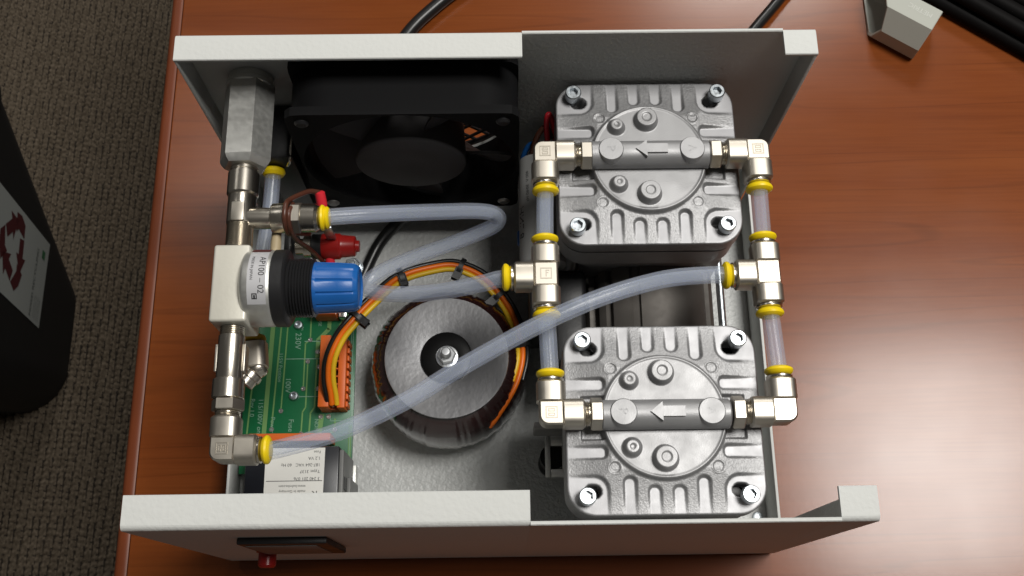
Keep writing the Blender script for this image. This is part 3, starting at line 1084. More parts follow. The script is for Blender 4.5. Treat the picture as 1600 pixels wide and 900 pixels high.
# ------------------------------------------------------------------ silicone tubes
def silicone(pts, label, group=None, smooth=10):
    o = obj('silicone_tube', tube(BM(), pts, 3.05, 20, smooth), 'tube', None, pts[0])
    tag(o, label, 'tube', group)
    obj('bore', tube(BM(), pts, 2.0, 16, smooth, False), 'tube', o)
    return o
G4 = 'short silicone tubes beside the pump heads'
silicone([(16.9, YU - 11.5, FZ_), (16.5, 112, FZ_), (16.2, 87 + 11.5, FZ_)], 'short milky tube from the tee by the fan to the rear pump head', G4, 4)
silicone([(16.2, 87 - 11.5, FZ_), (16.5, 64, FZ_), (16.9, YL + 11.5, FZ_)], 'short milky tube passing under the long diagonal tube', G4, 4)
silicone([(93.3, YU - 11.5, FZ_), (93.1, 112, FZ_), (92.9, 86.8 + 11.5, FZ_)], 'short milky tube on the outer side of the rear pump head', G4, 4)
silicone([(92.9, 86.8 - 11.5, FZ_), (93.4, 64, FZ_), (94.0, YL + 11.5, FZ_)], 'short milky tube with bare desk beneath beside the front pump head', G4, 4)
silicone([(-79.5, 28.2, MZ), (-74, 28.5, 104.3), (-53, 34, 106), (-31, 43.5, 108.5), (-12.5, 54, 111.5), (12, 66.5, 115.3), (33, 76, 115), (55, 83.5, 111.5), (72, 86.6, 107.2), (81.2, 86.8, FZ_)],
         'long milky tube running diagonally from the manifold elbow to the outer tee')
silicone([(-64.5, 110.9, 104.0), (-60.0, 111.4, 103.6), (-50.3, 113.1, 101.0), (-37.1, 115.5, 96.5), (-21.1, 118.2, 91.0), (-9.4, 120.2, 86.5), (-2.7, 121.0, 82.5), (-0.1, 120.3, 79.0), (-1.6, 118.8, 75.6),
          (-6.9, 117.1, 72.8), (-17.4, 114.1, 69.5), (-32.5, 109.6, 66.5), (-43.8, 105.2, 65.0), (-50.4, 100.8, 65.0), (-51.6, 96.8, 67.2), (-46.4, 93.2, 72.0), (-35.9, 90.1, 79.0), (-20.9, 87.5, 90.0), (-6.8, 86.4, 101.0), (-1.1, 86.6, 104.8), (4.0, 87, FZ_)],
         'milky tube looping from the manifold branch round to the inner tee')

# ================================================================== MANIFOLD (silencer, tee, regulator, adapter)
sil = thing('exhaust_silencer', 'hexagonal brushed metal silencer running to the rear panel', 'silencer', (MX, 148, 95))
hexrot = math.radians(64)
bm = BM()
Rh = 16.2 / math.sqrt(3)
lathe(bm, (MX, 130.6, MZ), (0, 1, 0), [(0, Rh * .80), (1.3, Rh * .93), (2.6, Rh), (32.0, Rh), (32.6, Rh * .97)], 6, hexrot)
obj('hex_body', bm, 'brush_al', sil, sharp=20)
obj('end_cap', lathe(BM(), (MX, 162.6, MZ), (0, 1, 0), [(0, 8.4), (.4, 8.9), (1.8, 8.9), (2.6, 8.0), (4.8, 8.0)], 40), 'brush_al', sil)

pt = thing('pipe_tee', 'nickel pipe tee with side branch between silencer and regulator', 'pipe tee', (MX, 112, 98))
obj('socket', lathe(BM(), (MX, 130.6, MZ), (0, -1, 0), [(0, 4.6), (.5, 5.0), (1.4, 5.0), (1.6, 4.7), (2.2, 4.7), (2.6, 5.6), (10.6, 5.6), (11.2, 5.1)], 44), 'nickel_shiny', pt)
bm = BM()
lathe(bm, (MX, 119.6, MZ), (0, -1, 0), [(0, 4.75), (.4, 5.0), (10.8, 5.0), (11.2, 4.5)], 40)
pr = [(0, 4.4)]
for k in range(13):
    pr += [(.25 + k * .75, 4.75), (.6 + k * .75, 4.2)]
lathe(bm, (MX, 108.4, MZ), (0, -1, 0), pr, 40)
obj('run', bm, 'nickel_shiny', pt)
obj('cast_pad', box(BM(), MX - 2.4, MX + 2.2, 108.4, 115.6, MZ + 3.6, MZ + 5.25, .4), 'nickel', pt)
TBY = 110.9
bm = BM()
lathe(bm, (MX + 2, TBY, MZ), (1, 0, 0), [(0, 4.0), (6.0, 3.9), (9.0, 3.7), (9.2, 5.0), (9.6, 5.3), (15.6, 5.3), (16.0, 4.9)], 40)
obj('branch', bm, 'nickel_shiny', pt)
sf = thing('straight_fitting', 'straight push-in fitting on the branch of the pipe tee', 'straight fitting', (MX + 22, TBY, 99))
bm = BM()
hexa(bm, (MX + 18.0, TBY, MZ), (MX + 21.6, TBY, MZ), 10.2, 0, .3)
obj('hex_nut', bm, 'nickel', sf)
obj('sleeve', lathe(BM(), (MX + 21.6, TBY, MZ), (1, 0, 0), [(0, 4.8), (.3, 5.1), (5.0, 5.1), (5.4, 4.7), (6.2, 4.3), (6.6, 3.6)], 40), 'nickel_shiny', sf)
obj('collar', lathe(BM(), (MX + 27.9, TBY, MZ), (1, 0, 0), [(0, 3.4), (.3, 4.2), (.9, 4.7), (1.6, 4.5), (2.0, 3.9), (2.8, 4.1), (3.4, 3.6), (3.6, 3.1)], 40), 'yellow', sf)

# pressure regulator, knob pointing to +X
reg = thing('pressure_regulator', 'pressure regulator with cream body, black neck and blue knob', 'regulator', (-78, 84.4, 90))
RY, RZ = 84.6, 104.0
obj('body', box(BM(), -98.0, -85.4, 70.6, 98.2, 92, 112.0, 1.0, 3), 'cream', reg)
drum = obj('bonnet', lathe(BM(), (-87.8, RY, RZ), (1, 0, 0), [(0, 11.6), (.7, 12.8), (1.6, 13.4), (9.6, 13.4), (10.4, 13.0)], 72), 'brush_al', reg)
obj('clamp_ring', lathe(BM(), (-77.4, RY, RZ), (1, 0, 0), [(0, 13.0), (.4, 13.5), (4.2, 13.5), (5.0, 12.6), (5.2, 10.0)], 64), 'black', reg)
pr = [(0, 10.2)]
for k in range(9):
    pr += [(.3 + k * 1.0, 10.3), (.75 + k * 1.0, 9.6)]
obj('threaded_neck', lathe(BM(), (-72.4, RY, RZ), (1, 0, 0), pr, 56), 'black', reg)
# ribbed blue knob with chamfered grip panels
bm = BM()
n = 96
def knob_ring(x, r, depth):
    out = []
    for k in range(n):
        a = 2 * PI * k / n
        ph = (k % 8)
        rr = r - (depth if ph in (0,) else 0)
        out.append(bm.verts.new((x, RY + rr * math.cos(a), RZ + rr * math.sin(a))))
    return out
RR = [knob_ring(x, r, d) for x, r, d in ((-64.4, 8.6, 0), (-64.2, 9.1, 0), (-62.8, 9.15, 0), (-62.5, 9.0, .45), (-55, 8.75, .45), (-50.2, 8.35, .45), (-49.6, 8.0, .3), (-48.6, 7.3, .0), (-48.3, 6.6, 0), (-49.0, 6.2, 0), (-49.0, 2.0, 0))]
for a, b in zip(RR, RR[1:]):
    for k in range(n):
        bm.faces.new((a[k], a[(k + 1) % n], b[(k + 1) % n], b[k]))
bm.faces.new(RR[0]); bm.faces.new(RR[-1])
obj('knob', bm, 'blue', reg, sharp=30)
# wrapped label
RL = 13.47
def bon(xx, s):          # s: arc length from the crest towards -Y
    a = PI / 2 - s / RL
    return Vector((xx, RY - RL * math.cos(a), RZ + RL * math.sin(a))) if False else Vector((xx, RY - RL * math.sin(s / RL), RZ + RL * math.cos(s / RL)))
bm = BM()
NS = 24
rows = [[bm.verts.new(bon(x_, -11.6 + 21.4 * k / NS)) for k in range(NS + 1)] for x_ in (-84.6, -78.3)]
for k in range(NS):
    bm.faces.new((rows[0][k], rows[1][k], rows[1][k + 1], rows[0][k + 1]))
lab = obj('label', bm, 'paper2', drum)
RL = 13.53
bm = BM()
text_geo(bm, 'AP100 \u2013 02', 3.0, (0, 0, 0), (1, 0, 0), (0, 1, 0), warp=lambda x, y: bon(-80.9 + y, -8.2 + x))
text_geo(bm, 'MADE IN JAPAN', 1.35, (0, 0, 0), (1, 0, 0), (0, 1, 0), warp=lambda x, y: bon(-83.6 + y, -8.4 + x))
for (xa, xb, sa, sb) in ((-83.0, -81.2, 5.9, 6.25), (-83.0, -81.2, 7.55, 7.9), (-83.0, -82.65, 6.26, 7.54), (-81.55, -81.2, 6.26, 7.54), (-82.4, -81.8, 6.5, 7.54)):
    bm.faces.new([bm.verts.new(bon(*q)) for q in ((xa, sa), (xb, sa), (xb, sb), (xa, sb))])
obj('print', bm, 'ink', reg)
bm = BM()
rows = [[bm.verts.new(bon(x_, -16.5 + 4.4 * k / 6)) for k in range(7)] for x_ in (-84.6, -78.3)]
for k in range(6):
    bm.faces.new((rows[0][k], rows[1][k], rows[1][k + 1], rows[0][k + 1]))
obj('red_band', bm, mat('dark_red_print', (0.10, 0.02, 0.02), .5), reg)
obj('drain_stem', lathe(BM(), (-79.5, 100.5, 100), (0, 1, 0), [(-3, 1.9), (2, 1.9), (6, 1.7), (9, 1.7)], 16), 'tan', reg)

# pipe adapter between regulator and front elbow
pa = thing('pipe_adapter', 'stepped nickel pipe adapter between cream regulator body and front elbow', 'pipe adapter', (MX, 55, 98))
bm = BM()
pr = [(0, 4.0)]
for k in range(4):
    pr += [(.25 + k * .7, 4.3), (.6 + k * .7, 3.9)]
pr += [(3.0, 4.1), (3.2, 4.5), (18.0, 4.5), (18.4, 4.3)]
lathe(bm, (MX, 70.6, MZ), (0, -1, 0), pr, 40)
obj('nipple', bm, 'nickel_shiny', pa)
bm = BM()
for s in (-1, 1):
    box(bm, MX + s * 4.7 - .45, MX + s * 4.7 + .45, 55, 64.5, MZ - 4.2, MZ + 1.2, .2)
obj('wrench_flat', bm, 'nickel', pa)
obj('socket', lathe(BM(), (MX, 52.4, MZ), (0, -1, 0), [(0, 4.7), (.4, 5.4), (6.6, 5.4), (6.9, 5.1)], 44), 'nickel_shiny', pa)

# lower branch: tube from the black valve behind the silencer to a small elbow under the adapter
va = thing('inlet_valve', 'black inlet valve block behind the silencer with a wire clip', 'valve', (-83, 150, 50))
obj('body', box(BM(), -91.5, -79.0, 144.5, 166.5, 22, 84, 1.2), 'black', va)
obj('clip', tube(BM(), [(-80.2, 160, 83), (-79.3, 158, 84.6), (-79.6, 149, 84.6), (-80.4, 144, 82), (-82, 143.6, 78)], .55, 8, 4), 'nickel_shiny', va)
obj('collar', lathe(BM(), (-88.3, 144.5, 74), (0, -1, -.12), [(0, 3.4), (.5, 4.3), (2.0, 4.6), (3.2, 3.8), (3.4, 3.1)], 32), 'yellow', va)
silicone([(-88.3, 143, 74), (-89.5, 125, 71.5), (-92.2, 100, 71), (-93.4, 78, 71)], 'short milky tube half hidden under the manifold pipe tee')
le = thing('lower_elbow', 'small nickel elbow with a darker yellow collar hidden under the pipe adapter', 'elbow fitting', (-92, 66, 60))
obj('collar', lathe(BM(), (-92.6, 77.4, 71), (0, -1, 0), [(0, 3.2), (.4, 4.3), (1.4, 4.8), (2.6, 4.6), (3.2, 3.8)], 36), mat('darker_yellow_plastic', (0.46, 0.27, 0.01), .5), le)  # darker yellow than the other collars
bm = BM()
sqbar(bm, (-92.2, 74.2, 71), (0.10, -1, 0), [(0, 4.2), (.4, 4.8), (9.6, 4.8), (10, 4.4)], 3.0)
obj('barrel', bm, 'nickel', le)
bm = BM()
lathe(bm, (-90.4, 64.6, 71), (-.55, -.75, .05), [(-1.5, 4.0), (0, 4.4), (2.0, 3.6), (2.6, 4.3), (4.6, 4.3), (5.0, 3.7), (7.5, 3.7)], 36)
obj('spigot', bm, 'nickel_shiny', le)

# brown wire loop, red lug and red capped plug behind the regulator
bw = obj('brown_wire', tube(BM(), [(-71.5, 113.5, 82), (-73.6, 107.5, 98), (-74.6, 105.4, 104), (-74.9, 108.5, 109.6), (-74.6, 113.5, 110), (-74.4, 117.0, 106), (-72.3, 121, 101), (-69.2, 124.3, 97), (-66.2, 125.2, 94)], 0.95, 10), 'wire_brown', None, (-72, 113, 82))
tag(bw, 'brown wire wrapped round the branch fitting and ending in the red lug', 'wire')
bw2 = obj('brown_wire', tube(BM(), [(-68.5, 108, 66), (-70.5, 106.5, 84), (-72.6, 104.9, 98), (-73.4, 106.0, 106.5), (-73.4, 110.5, 110.0), (-73.0, 115.2, 106), (-76.0, 118.5, 98), (-82, 118, 86)], 0.85, 10), 'wire_brown', None, (-70, 108, 66))
tag(bw2, 'second thin brown wire crossing behind the branch fitting towards the valve', 'wire')
lug = thing('crimp_lug', 'bright red crimp lug standing behind the yellow collar of the branch', 'crimp lug', (-65, 120, 80))
obj('sleeve', lathe(BM(), (-66.0, 125.4, 94.5), (.12, -.78, -.62), [(0, 1.2), (.5, 1.9), (5, 2.0), (6.2, 1.7), (6.8, 2.2), (12, 2.3), (12.4, 1.8)], 20), 'redbright', lug)
obj('blade', box(BM(), -66.2, -62.6, 114.2, 115.2, 74, 86, .2), 'zinc', lug)
pl = thing('capped_plug', 'dark red capped plug with black band lying between branch fitting and blue knob', 'plug', (-68, 116, 60))
PY, PZ = 113.6, 68.0
obj('stem', lathe(BM(), (-79, PY, PZ), (1, 0, 0), [(0, 3.2), (3.0, 3.2), (3.2, 4.2), (6.2, 4.2)], 28), 'nickel_shiny', pl)
obj('band', lathe(BM(), (-72.8, PY, PZ), (1, 0, 0), [(0, 4.6), (.3, 4.9), (4.0, 4.9)], 32), 'black', pl)
obj('cap', lathe(BM(), (-68.8, PY, PZ), (1, 0, 0), [(0, 4.9), (.3, 5.1), (6.8, 5.1), (7.2, 4.6), (8.0, 4.4), (12.6, 4.0), (12.9, 3.6), (13, 2.4), (14.4, 2.2), (14.5, 0)], 36), 'red', pl)
obj('bracket', box(BM(), -82.5, -80.05, 106, 122, 1.5, 74, .3), 'black', pl)
obj('pigtail', cyl(BM(), (-66, 111.2, 68), (-65.8, 104.6, 64), 1.9, 16, .3), 'redbright', pl)
nt_ = thing('stud_nut', 'small zinc nut and washer peeking out behind the blue knob', 'nut', (-63.5, 121, 1.5))
obj('washer', lathe(BM(), (-63.6, 121.0, 22), (0, 0, 1), [(0, 4.4), (.8, 4.4)], 28), 'zinc', nt_)
bm = BM(); hexa(bm, (-63.6, 121.0, 22.8), (-63.6, 121.0, 26), 6, .3)
obj('nut', bm, 'zinc', nt_)
obj('stud', cyl(BM(), (-63.6, 121.0, 1.5), (-63.6, 121.0, 28.5), 1.6, 16, .3), 'zinc', nt_)

# ================================================================== TRANSFORMER
tr = thing('toroidal_transformer', 'round toroidal transformer with maroon wrapped winding and steel clamp disc', 'transformer', (-22.4, 75.6, 1.5))
TX, TY = -21.8, 75.6
rng = random.Random(11)
bm = BM()
NT = 264
prof = []
for a in range(0, 181, 12):      # from inner top over the outside to the bottom
    pass
prof = [(12, 39.0), (18, 39.6), (23.5, 39.4), (27.0, 37.6), (29.6, 34.8), (31.4, 31.0), (32.3, 26.5), (32.6, 21.0), (32.4, 15), (31.6, 9.5), (29.8, 5), (26.5, 2.4), (20, 1.6)]
wr = [rng.uniform(-1, 1) for _ in range(NT)]
wr = [(wr[k] + .6 * wr[k - 1]) * .5 for k in range(NT)]
rings = []
for r, z in prof:
    ring = []
    for k in range(NT):
        a = 2 * PI * k / NT
        amp = 0.42 * min(1, max(0, (r - 20) / 8))
        rr = r + amp * wr[k] + .35 * math.sin(3 * a + 1) * (r > 30)
        ring.append(bm.verts.new((TX + rr * math.cos(a), TY + rr * math.sin(a), z + amp * .5 * wr[k])))
    rings.append(ring)
upper, lower = BM(), None
for a, b in zip(rings, rings[1:]):
    for k in range(NT):
        bm.faces.new((a[k], a[(k + 1) % NT], b[(k + 1) % NT], b[k]))
win = obj('winding', bm, 'winding', tr, sharp=60)
win.data.materials.append(M['pale_reflection'])
zc = 20.5 * MM - tr.location.z
for p in win.data.polygons:
    if p.center.z < zc:
        p.material_index = 1  # lower half painted pale, standing in for the white panel's reflection
prof = [(10, 40.2), (12, 40.5), (24.0, 41.2), (24.9, 41.2), (25.1, 40.7), (25.0, 40.2), (12, 39.6)]
bm = BM()
lathe(bm, (TX, TY, 0), (0, 0, 1), [(z, r) for r, z in prof], 96, cap=False)
obj('clamp_disc', bm, 'disc', tr)
obj('rubber_pad', lathe(BM(), (TX, TY, 39.0), (0, 0, 1), [(0, 10.4), (2.6, 10.4), (3.2, 10.15), (3.4, 9.7), (3.3, 4.8), (2.3, 4.7), (2.3, 0)], 56), 'rubber', tr)
obj('washer', lathe(BM(), (TX + .2, TY, 41.3), (0, 0, 1), [(0, 4.5), (.9, 4.5), (1.0, 4.2), (1.0, 0)], 36), 'zinc_bright', tr)
bm = BM(); hexa(bm, (TX + .2, TY, 42.3), (TX + .2, TY, 45.4), 6.6, .35, .5)
obj('nut', bm, 'zinc_bright', tr)
pr = [(0, 1.8)]
for k in range(5):
    pr += [(.4 + k * .9, 2.0), (.85 + k * .9, 1.75)]
pr += [(5.0, 1.5), (5.1, 0)]
obj('bolt', lathe(BM(), (TX + .2, TY, 45.4), (0, 0, 1), pr, 24), 'zinc_bright', tr)

# transformer leads: bundle path from the terminal block over to the winding
path = [(-70.0, 64.0, 24.5), (-70.4, 70.0, 30), (-69.3, 77.0, 34.5), (-65.8, 85.0, 36.5), (-60.8, 91.5, 37.5), (-52.9, 101.0, 36.0), (-41.6, 110.6, 37.0), (-27.4, 115.6, 35.5),
        (-17.8, 116.3, 34.5), (-6.8, 111.2, 33.0), (2.6, 99.8, 31.5), (7.4, 87.5, 33.0), (8.6, 77.5, 34.5), (6.6, 68, 34.5), (3.0, 60.5, 33.5), (-2.6, 52.4, 30.8), (-5.0, 50.0, 27.5)]
def offset_path(off, dz, end=None, jit=0):
    P = [Vector(p) for p in path]
    out = []
    for i, p in enumerate(P):
        t = (P[min(i + 1, len(P) - 1)] - P[max(i - 1, 0)])
        nrm = Vector((-t.y, t.x, 0)).normalized()
        out.append(p + nrm * off + Vector((0, 0, dz + math.sin(i * 1.3 + jit) * .25)))
    return out
for nm, m_, off, dz, n_end, lab in (('transformer_lead', 'wire_yellow', -1.6, .6, 17, 'yellow lead on the inner side of the transformer bundle'),
                                   ('transformer_lead', 'orange', 0.4, .9, 17, 'orange lead along the middle of the transformer bundle'),
                                   ('transformer_lead', 'cable', 2.3, 0.1, 14, 'black lead on the outer side of the transformer bundle'),
                                   ('transformer_lead', mat('dark_red_insulation', (0.16, 0.02, 0.015), .4), -0.8, -1.2, 14, 'dark red lead tucked underneath the transformer bundle')):
    P = offset_path(off, dz, jit=off)[:n_end]
    P = [P[0] + Vector((0, -3, -3))] + P
    tag(obj(nm, tube(BM(), P, 1.12, 12, 8), m_, None, P[0]), lab, 'wire', 'leads of the toroidal transformer')

def zip_tie(i, fr, label, tail):
    P = [Vector(p) for p in path]
    p = P[i].lerp(P[i + 1], fr)
    t = (P[i + 1] - P[i]).normalized()
    u = Vector((-t.y, t.x, 0)).normalized()
    w = t.cross(u)
    z = thing('cable_tie', label, 'cable tie', p, 'black cable ties on the transformer leads')
    bm = BM()
    c = p + u * .35 + Vector((0, 0, .2))
    N_ = 20
    rows = []
    for k in range(N_):
        a = 2 * PI * k / N_
        q = u * math.cos(a) * 3.7 + w * math.sin(a) * 2.45
        q2 = u * math.cos(a) * 4.3 + w * math.sin(a) * 3.05
        rows.append([bm.verts.new(c + q - t * 1.0), bm.verts.new(c + q2 - t * 1.0), bm.verts.new(c + q2 + t * 1.0), bm.verts.new(c + q + t * 1.0)])
    for k in range(N_):
        a, b = rows[k], rows[(k + 1) % N_]
        for j in range(4):
            bm.faces.new((a[j], a[(j + 1) % 4], b[(j + 1) % 4], b[j]))
    obj('strap', bm, 'black', z)
    bm = BM()
    r = bmesh.ops.create_cube(bm, size=1)
    s = -1 if tail > 0 else 1
    for v in r['verts']:
        v.co = c - u * 3.4 * tail + w * .8 + u * v.co.x * 4.4 + t * v.co.y * 2.6 + w * v.co.z * 3.0
    bmesh.ops.bevel(bm, geom=list(bm.edges), offset=.4, segments=2, affect='EDGES')
    obj('lock', bm, 'black', z)
zip_tie(4, .25, 'black cable tie below the blue knob, lock hanging over the steel floor', 1)
zip_tie(6, .05, 'black cable tie seen through the looped tube', .55)
zip_tie(8, .1, 'black cable tie at the top of the wire arch', 1)
zip_tie(9, .65, 'black cable tie just below the yellow collar of the inner tee', 1.2)
zip_tie(11, .55, 'black cable tie lying on the rim of the transformer', .2)

# ================================================================== CIRCUIT BOARD
PB = 12.0
pcb = thing('circuit_board', 'green printed circuit board under the regulator', 'circuit board', (-86, 72, PB))
obj('board', box(BM(), -109.8, -62.8, 34.2, 110, PB - 1.6, PB, .1), 'pcb', pcb)
for x_, y_ in ((-87.9, 98.2), (-88.3, 66.8)):
    obj('standoff', cyl(BM(), (x_, y_, 1.5), (x_, y_, PB - 1.62), 2.5, 16), 'zinc', pcb)
    bm = BM()
    lathe(bm, (x_, y_, PB + .01), (0, 0, 1), [(0, 2.1), (.5, 2.1), (1.7, 1.7), (1.8, 1.0), (.9, .9), (.9, 0)], 24)
    obj('screw', bm, 'zinc', pcb)
def seg(bm, pts, w, z=PB + .02, h=.07):
    for (xa, ya), (xb, yb) in zip(pts, pts[1:]):
        d = Vector((xb - xa, yb - ya, 0)); L_ = d.length; d.normalize(); n_ = Vector((-d.y, d.x, 0)) * w / 2
        a, b = Vector((xa, ya, z + h)), Vector((xb, yb, z + h)) + d * w * .2
        bm.faces.new([bm.verts.new(q) for q in (a + n_, b + n_, b - n_, a - n_)])
for pts, w in (([(-98.8, 108), (-100.6, 36)], 1.9), ([(-95.2, 104), (-97.2, 52)], .7), ([(-74.6, 100), (-74.6, 96.5), (-79.2, 91.6), (-79.2, 84)], 1.7), ([(-73.5, 89), (-75.8, 86.6), (-75.8, 60)], 1.7),
               ([(-76.2, 59), (-77.2, 46)], 2.0), ([(-79.3, 83), (-79.4, 62), (-81, 59.5), (-81.2, 51)], .7), ([(-67, 108), (-67, 102), (-69.6, 98)], 1.7), ([(-82.6, 104), (-82.6, 92), (-84.6, 90), (-84.6, 70)], .6), ([(-91.5, 106), (-91.5, 100), (-92.6, 98.5), (-93.6, 60)], .6), ([(-83.2, 82), (-83.2, 62), (-84.4, 60), (-84.6, 50)], .6), ([(-105.0, 106), (-107.4, 50)], .7), ([(-64.0, 54), (-64.0, 37)], 1.2), ([(-70.5, 57), (-70.5, 52), (-73, 50)], .8)):
    bm = BM(); seg(bm, pts, w)
    obj('copper_trace', bm, 'trace', pcb)
bm = BM()
for pts in ([(-93, 83.2), (-74, 83.2)], [(-90.5, 66.6), (-70, 66.6)], [(-77.5, 91), (-77.5, 66.6)], [(-85, 91), (-77.5, 91)], [(-72.5, 56), (-64.8, 56), (-64.8, 96), (-67, 99)], [(-72.5, 56), (-72.5, 59)], [(-64.0, 36), (-64.0, 108)]):
    seg(bm, pts, .32, PB + .1)
obj('silkscreen_line', bm, 'silk', pcb)
for x_, y_ in ((-79.1, 86.2), (-75.8, 86.2), (-75.8, 83.2), (-75.6, 73.6), (-76.6, 57.8), (-73.2, 57.8), (-82.6, 91.6), (-84.6, 70), (-83.2, 82), (-84.6, 50.6), (-91.6, 99.6), (-93.6, 60.5), (-78.2, 79.5), (-78.2, 70), (-95.8, 103), (-97.1, 52.6), (-70.4, 52.2)):
    bm = BM()
    lathe(bm, (x_, y_, PB + .03), (0, 0, 1), [(0, 1.15), (.35, 1.0), (.36, .5), (.1, .45), (.1, 0)], 18)
    obj('solder_pad', bm, 'solder', pcb)
bm = BM()
for s, sz, x_, y_ in (('115/100V only', 2.9, -103.2, 66), ('Rev 1.0', 2.6, -106.6, 66), ('Front', 2.8, -102.2, 106), ('115V Position', 2.3, -95.6, 86), ('230V', 3.6, -89.0, 95), ('100V', 3.2, -92.2, 75), ('Fuse', 3.0, -90.0, 57), ('Power', 2.6, -97.6, 58), ('NOM 50', 2.3, -79.0, 57), ('FUSE', 2.0, -79.3, 102), ('F1', 2.0, -78.4, 82)):
    text_geo(bm, s, sz, (x_, y_, PB + .16), (0, -1, 0), (1, 0, 0))
obj('silkscreen_text', bm, 'silk', pcb)
# vertical orange terminal block
tb = obj('terminal_block', box(BM(), -76.0, -71.6, 59.6, 90.4, PB + .02, 24, .35), 'terminal', pcb)
obj('wire_entry_side', box(BM(), -68.4, -65.2, 59.6, 90.4, PB + .02, 22, .35), 'terminal', tb)
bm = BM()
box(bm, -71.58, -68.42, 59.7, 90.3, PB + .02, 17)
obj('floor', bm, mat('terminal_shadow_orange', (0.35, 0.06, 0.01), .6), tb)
for k in range(9):
    y_ = 61.6 + k * 3.3
    obj('screw', lathe(BM(), (-70.6, y_, 17.02), (0, 0, 1), [(0, 1.15), (2.2, 1.15), (2.5, .9), (2.5, 0)], 14), 'solder', tb)
    obj('rib', box(BM(), -71.56, -68.44, y_ + 1.35, y_ + 1.85, 17.02, 21.5), 'terminal', tb)
    obj('notch', box(BM(), -65.18, -64.3, y_ - 1.1, y_ + 1.1, PB + .02, 19.5, .2), 'terminal', tb)
# horizontal strip
ts = obj('terminal_strip', box(BM(), -103.4, -70.0, 45.4, 48.6, PB + .02, 25, .3), 'terminal', pcb)
for k in range(8):
    obj('slot', box(BM(), -102 + k * 4, -99.8 + k * 4, 44.6, 45.38, PB + 1, 20, .15), 'black', ts)
bm = BM()
box(bm, -80, -70.5, 100, 105.2, PB + .02, 23, .4)
obj('terminal_block', bm, 'terminal', pcb)
obj('fuse_clip', box(BM(), -69.8, -66.5, 100, 105, PB + .02, 18, .3), 'solder', pcb)

# relay module
rl = thing('relay_module', 'black relay module with printed white label on its top', 'relay', (-81, 26, 1.5))
obj('body', box(BM(), -101.2, -64.4, 11.5, 41.2, 14, 36, .5), 'relay', rl)
obj('side_cover', box(BM(), -64.38, -62.6, 11.5, 39.8, 8, 35.2, .4), 'relay_side', rl)
obj('clip', box(BM(), -62.58, -60.9, 14, 30, 4, 26, .4), 'relay_side', rl)
obj('slot', box(BM(), -62.58, -62.2, 24.5, 29.5, 27, 33), 'black', rl)
obj('rail', box(BM(), -101, -61.5, 14, 38, 1.52, 7.9, .4), 'brush_al', rl)
obj('base', box(BM(), -100, -65, 12, 33.6, 7.95, 13.95), 'relay', rl)
bm = BM()
z_ = 36.06
bm.faces.new([bm.verts.new(q) for q in ((-93.2, 11.8, z_), (-70.2, 11.8, z_), (-69.9, 40.6, z_), (-93.4, 40.6, z_))])
obj('label', bm, 'paper', rl)
bm = BM()
z_ += .05
def up(s, sz, x_, y_):       # text turned upside down as mounted
    text_geo(bm, s, sz, (x_, y_, z_), (-1, 0, 0), (0, -1, 0))
up('made in Germany', 1.45, -77.0, 24.0)
up('www.kuhnke.com', 1.45, -77.0, 26.0)
up('3 240 201 076', 1.75, -71.6, 29.0)
up('Type: 3137', 1.75, -71.6, 31.8)
up('187-264 VAC   60 Hz', 1.75, -71.6, 34.4)
up('1,2 VA', 1.75, -71.6, 37.0)
up('Fuse', 1.5, -71.6, 39.4)
up('K', 3.6, -72.2, 23.6)
seg(bm, [(-70.6, 27.6), (-92.6, 27.6)], .25, z_ - .07)
obj('print', bm, 'ink', rl)

# black cable inside the chassis
ic = obj('fan_cable', tube(BM(), [(-64, 117, 4.6), (-60.5, 126, 4.6), (-55.0, 138, 5.2), (-47, 147, 8), (-39, 150.5, 14), (-30, 152.5, 24), (-24, 150, 36)], 2.7, 16), 'cable', None, (-60, 126, 2))
tag(ic, 'thick black cable curving over the chassis floor to the fan', 'cable')

# ================================================================== THINGS ON THE DESK BEHIND
c1 = obj('power_cord', tube(BM(), [(-60, 190, TZ + 12), (-58, 225, TZ + 5), (-48, 245, TZ + 3.4), (-36, 261, TZ + 3.4), (-10, 284, TZ + 3.4), (40, 320, TZ + 3.4), (60, 420, TZ + 3.4)], 3.3, 16), 'cable', None, (-48, 245, TZ))
tag(c1, 'black power cord on the desk behind the fan side of the rear panel', 'power cord')
c2 = obj('power_cord', tube(BM(), [(118, 240, TZ + 2.9), (128, 253, TZ + 2.9), (142, 270, TZ + 2.9), (158, 292, TZ + 2.9), (190, 350, TZ + 2.9)], 2.7, 16), 'cable', None, (128, 253, TZ))
tag(c2, 'black cord on the desk beyond the rear corner tab beside the pump', 'power cord')

th = thing('tool_holder', 'grey plastic hexagonal tool holder marked METRIC lying on the desk', 'tool holder', (200, 250, TZ))
ax = Vector((0.83, -0.56, 0)).normalized()
nn = Vector((-ax.y, ax.x, 0))
if nn.y < 0: nn = -nn
RH = 12.0
cen = Vector((186.4, 245.5, TZ)) + nn * RH
prof6 = [(-RH, 2.6), (-RH, 10.4), (-RH / 2, 20.8), (RH / 2, 20.8), (RH, 10.4), (RH, 2.6), (RH - 2, .02), (-RH + 2, .02)]
def hp(s, z, t, q=0.0):
    k = 1 - q / 11.0
    return cen + nn * s * k + Vector((0, 0, 10.4 + (z - 10.4) * k)) + ax * t
Ls = 20.3
rows = []
bm = BM()
for t, q in ((.4, 0), (Ls - .4, 0), (Ls, .3), (Ls, 1.4), (0, 1.4), (0, .3)):
    rows.append([bm.verts.new(hp(s, z, t - (0.6 * (s + RH) + .35 * max(0, 10.4 - z) if t < 5 else 0), q)) for s, z in prof6])
rows.append(rows[0])
for a, b in zip(rows, rows[1:]):
    for k in range(len(prof6)):
        bm.faces.new((a[k], a[(k + 1) % len(prof6)], b[(k + 1) % len(prof6)], b[k]))
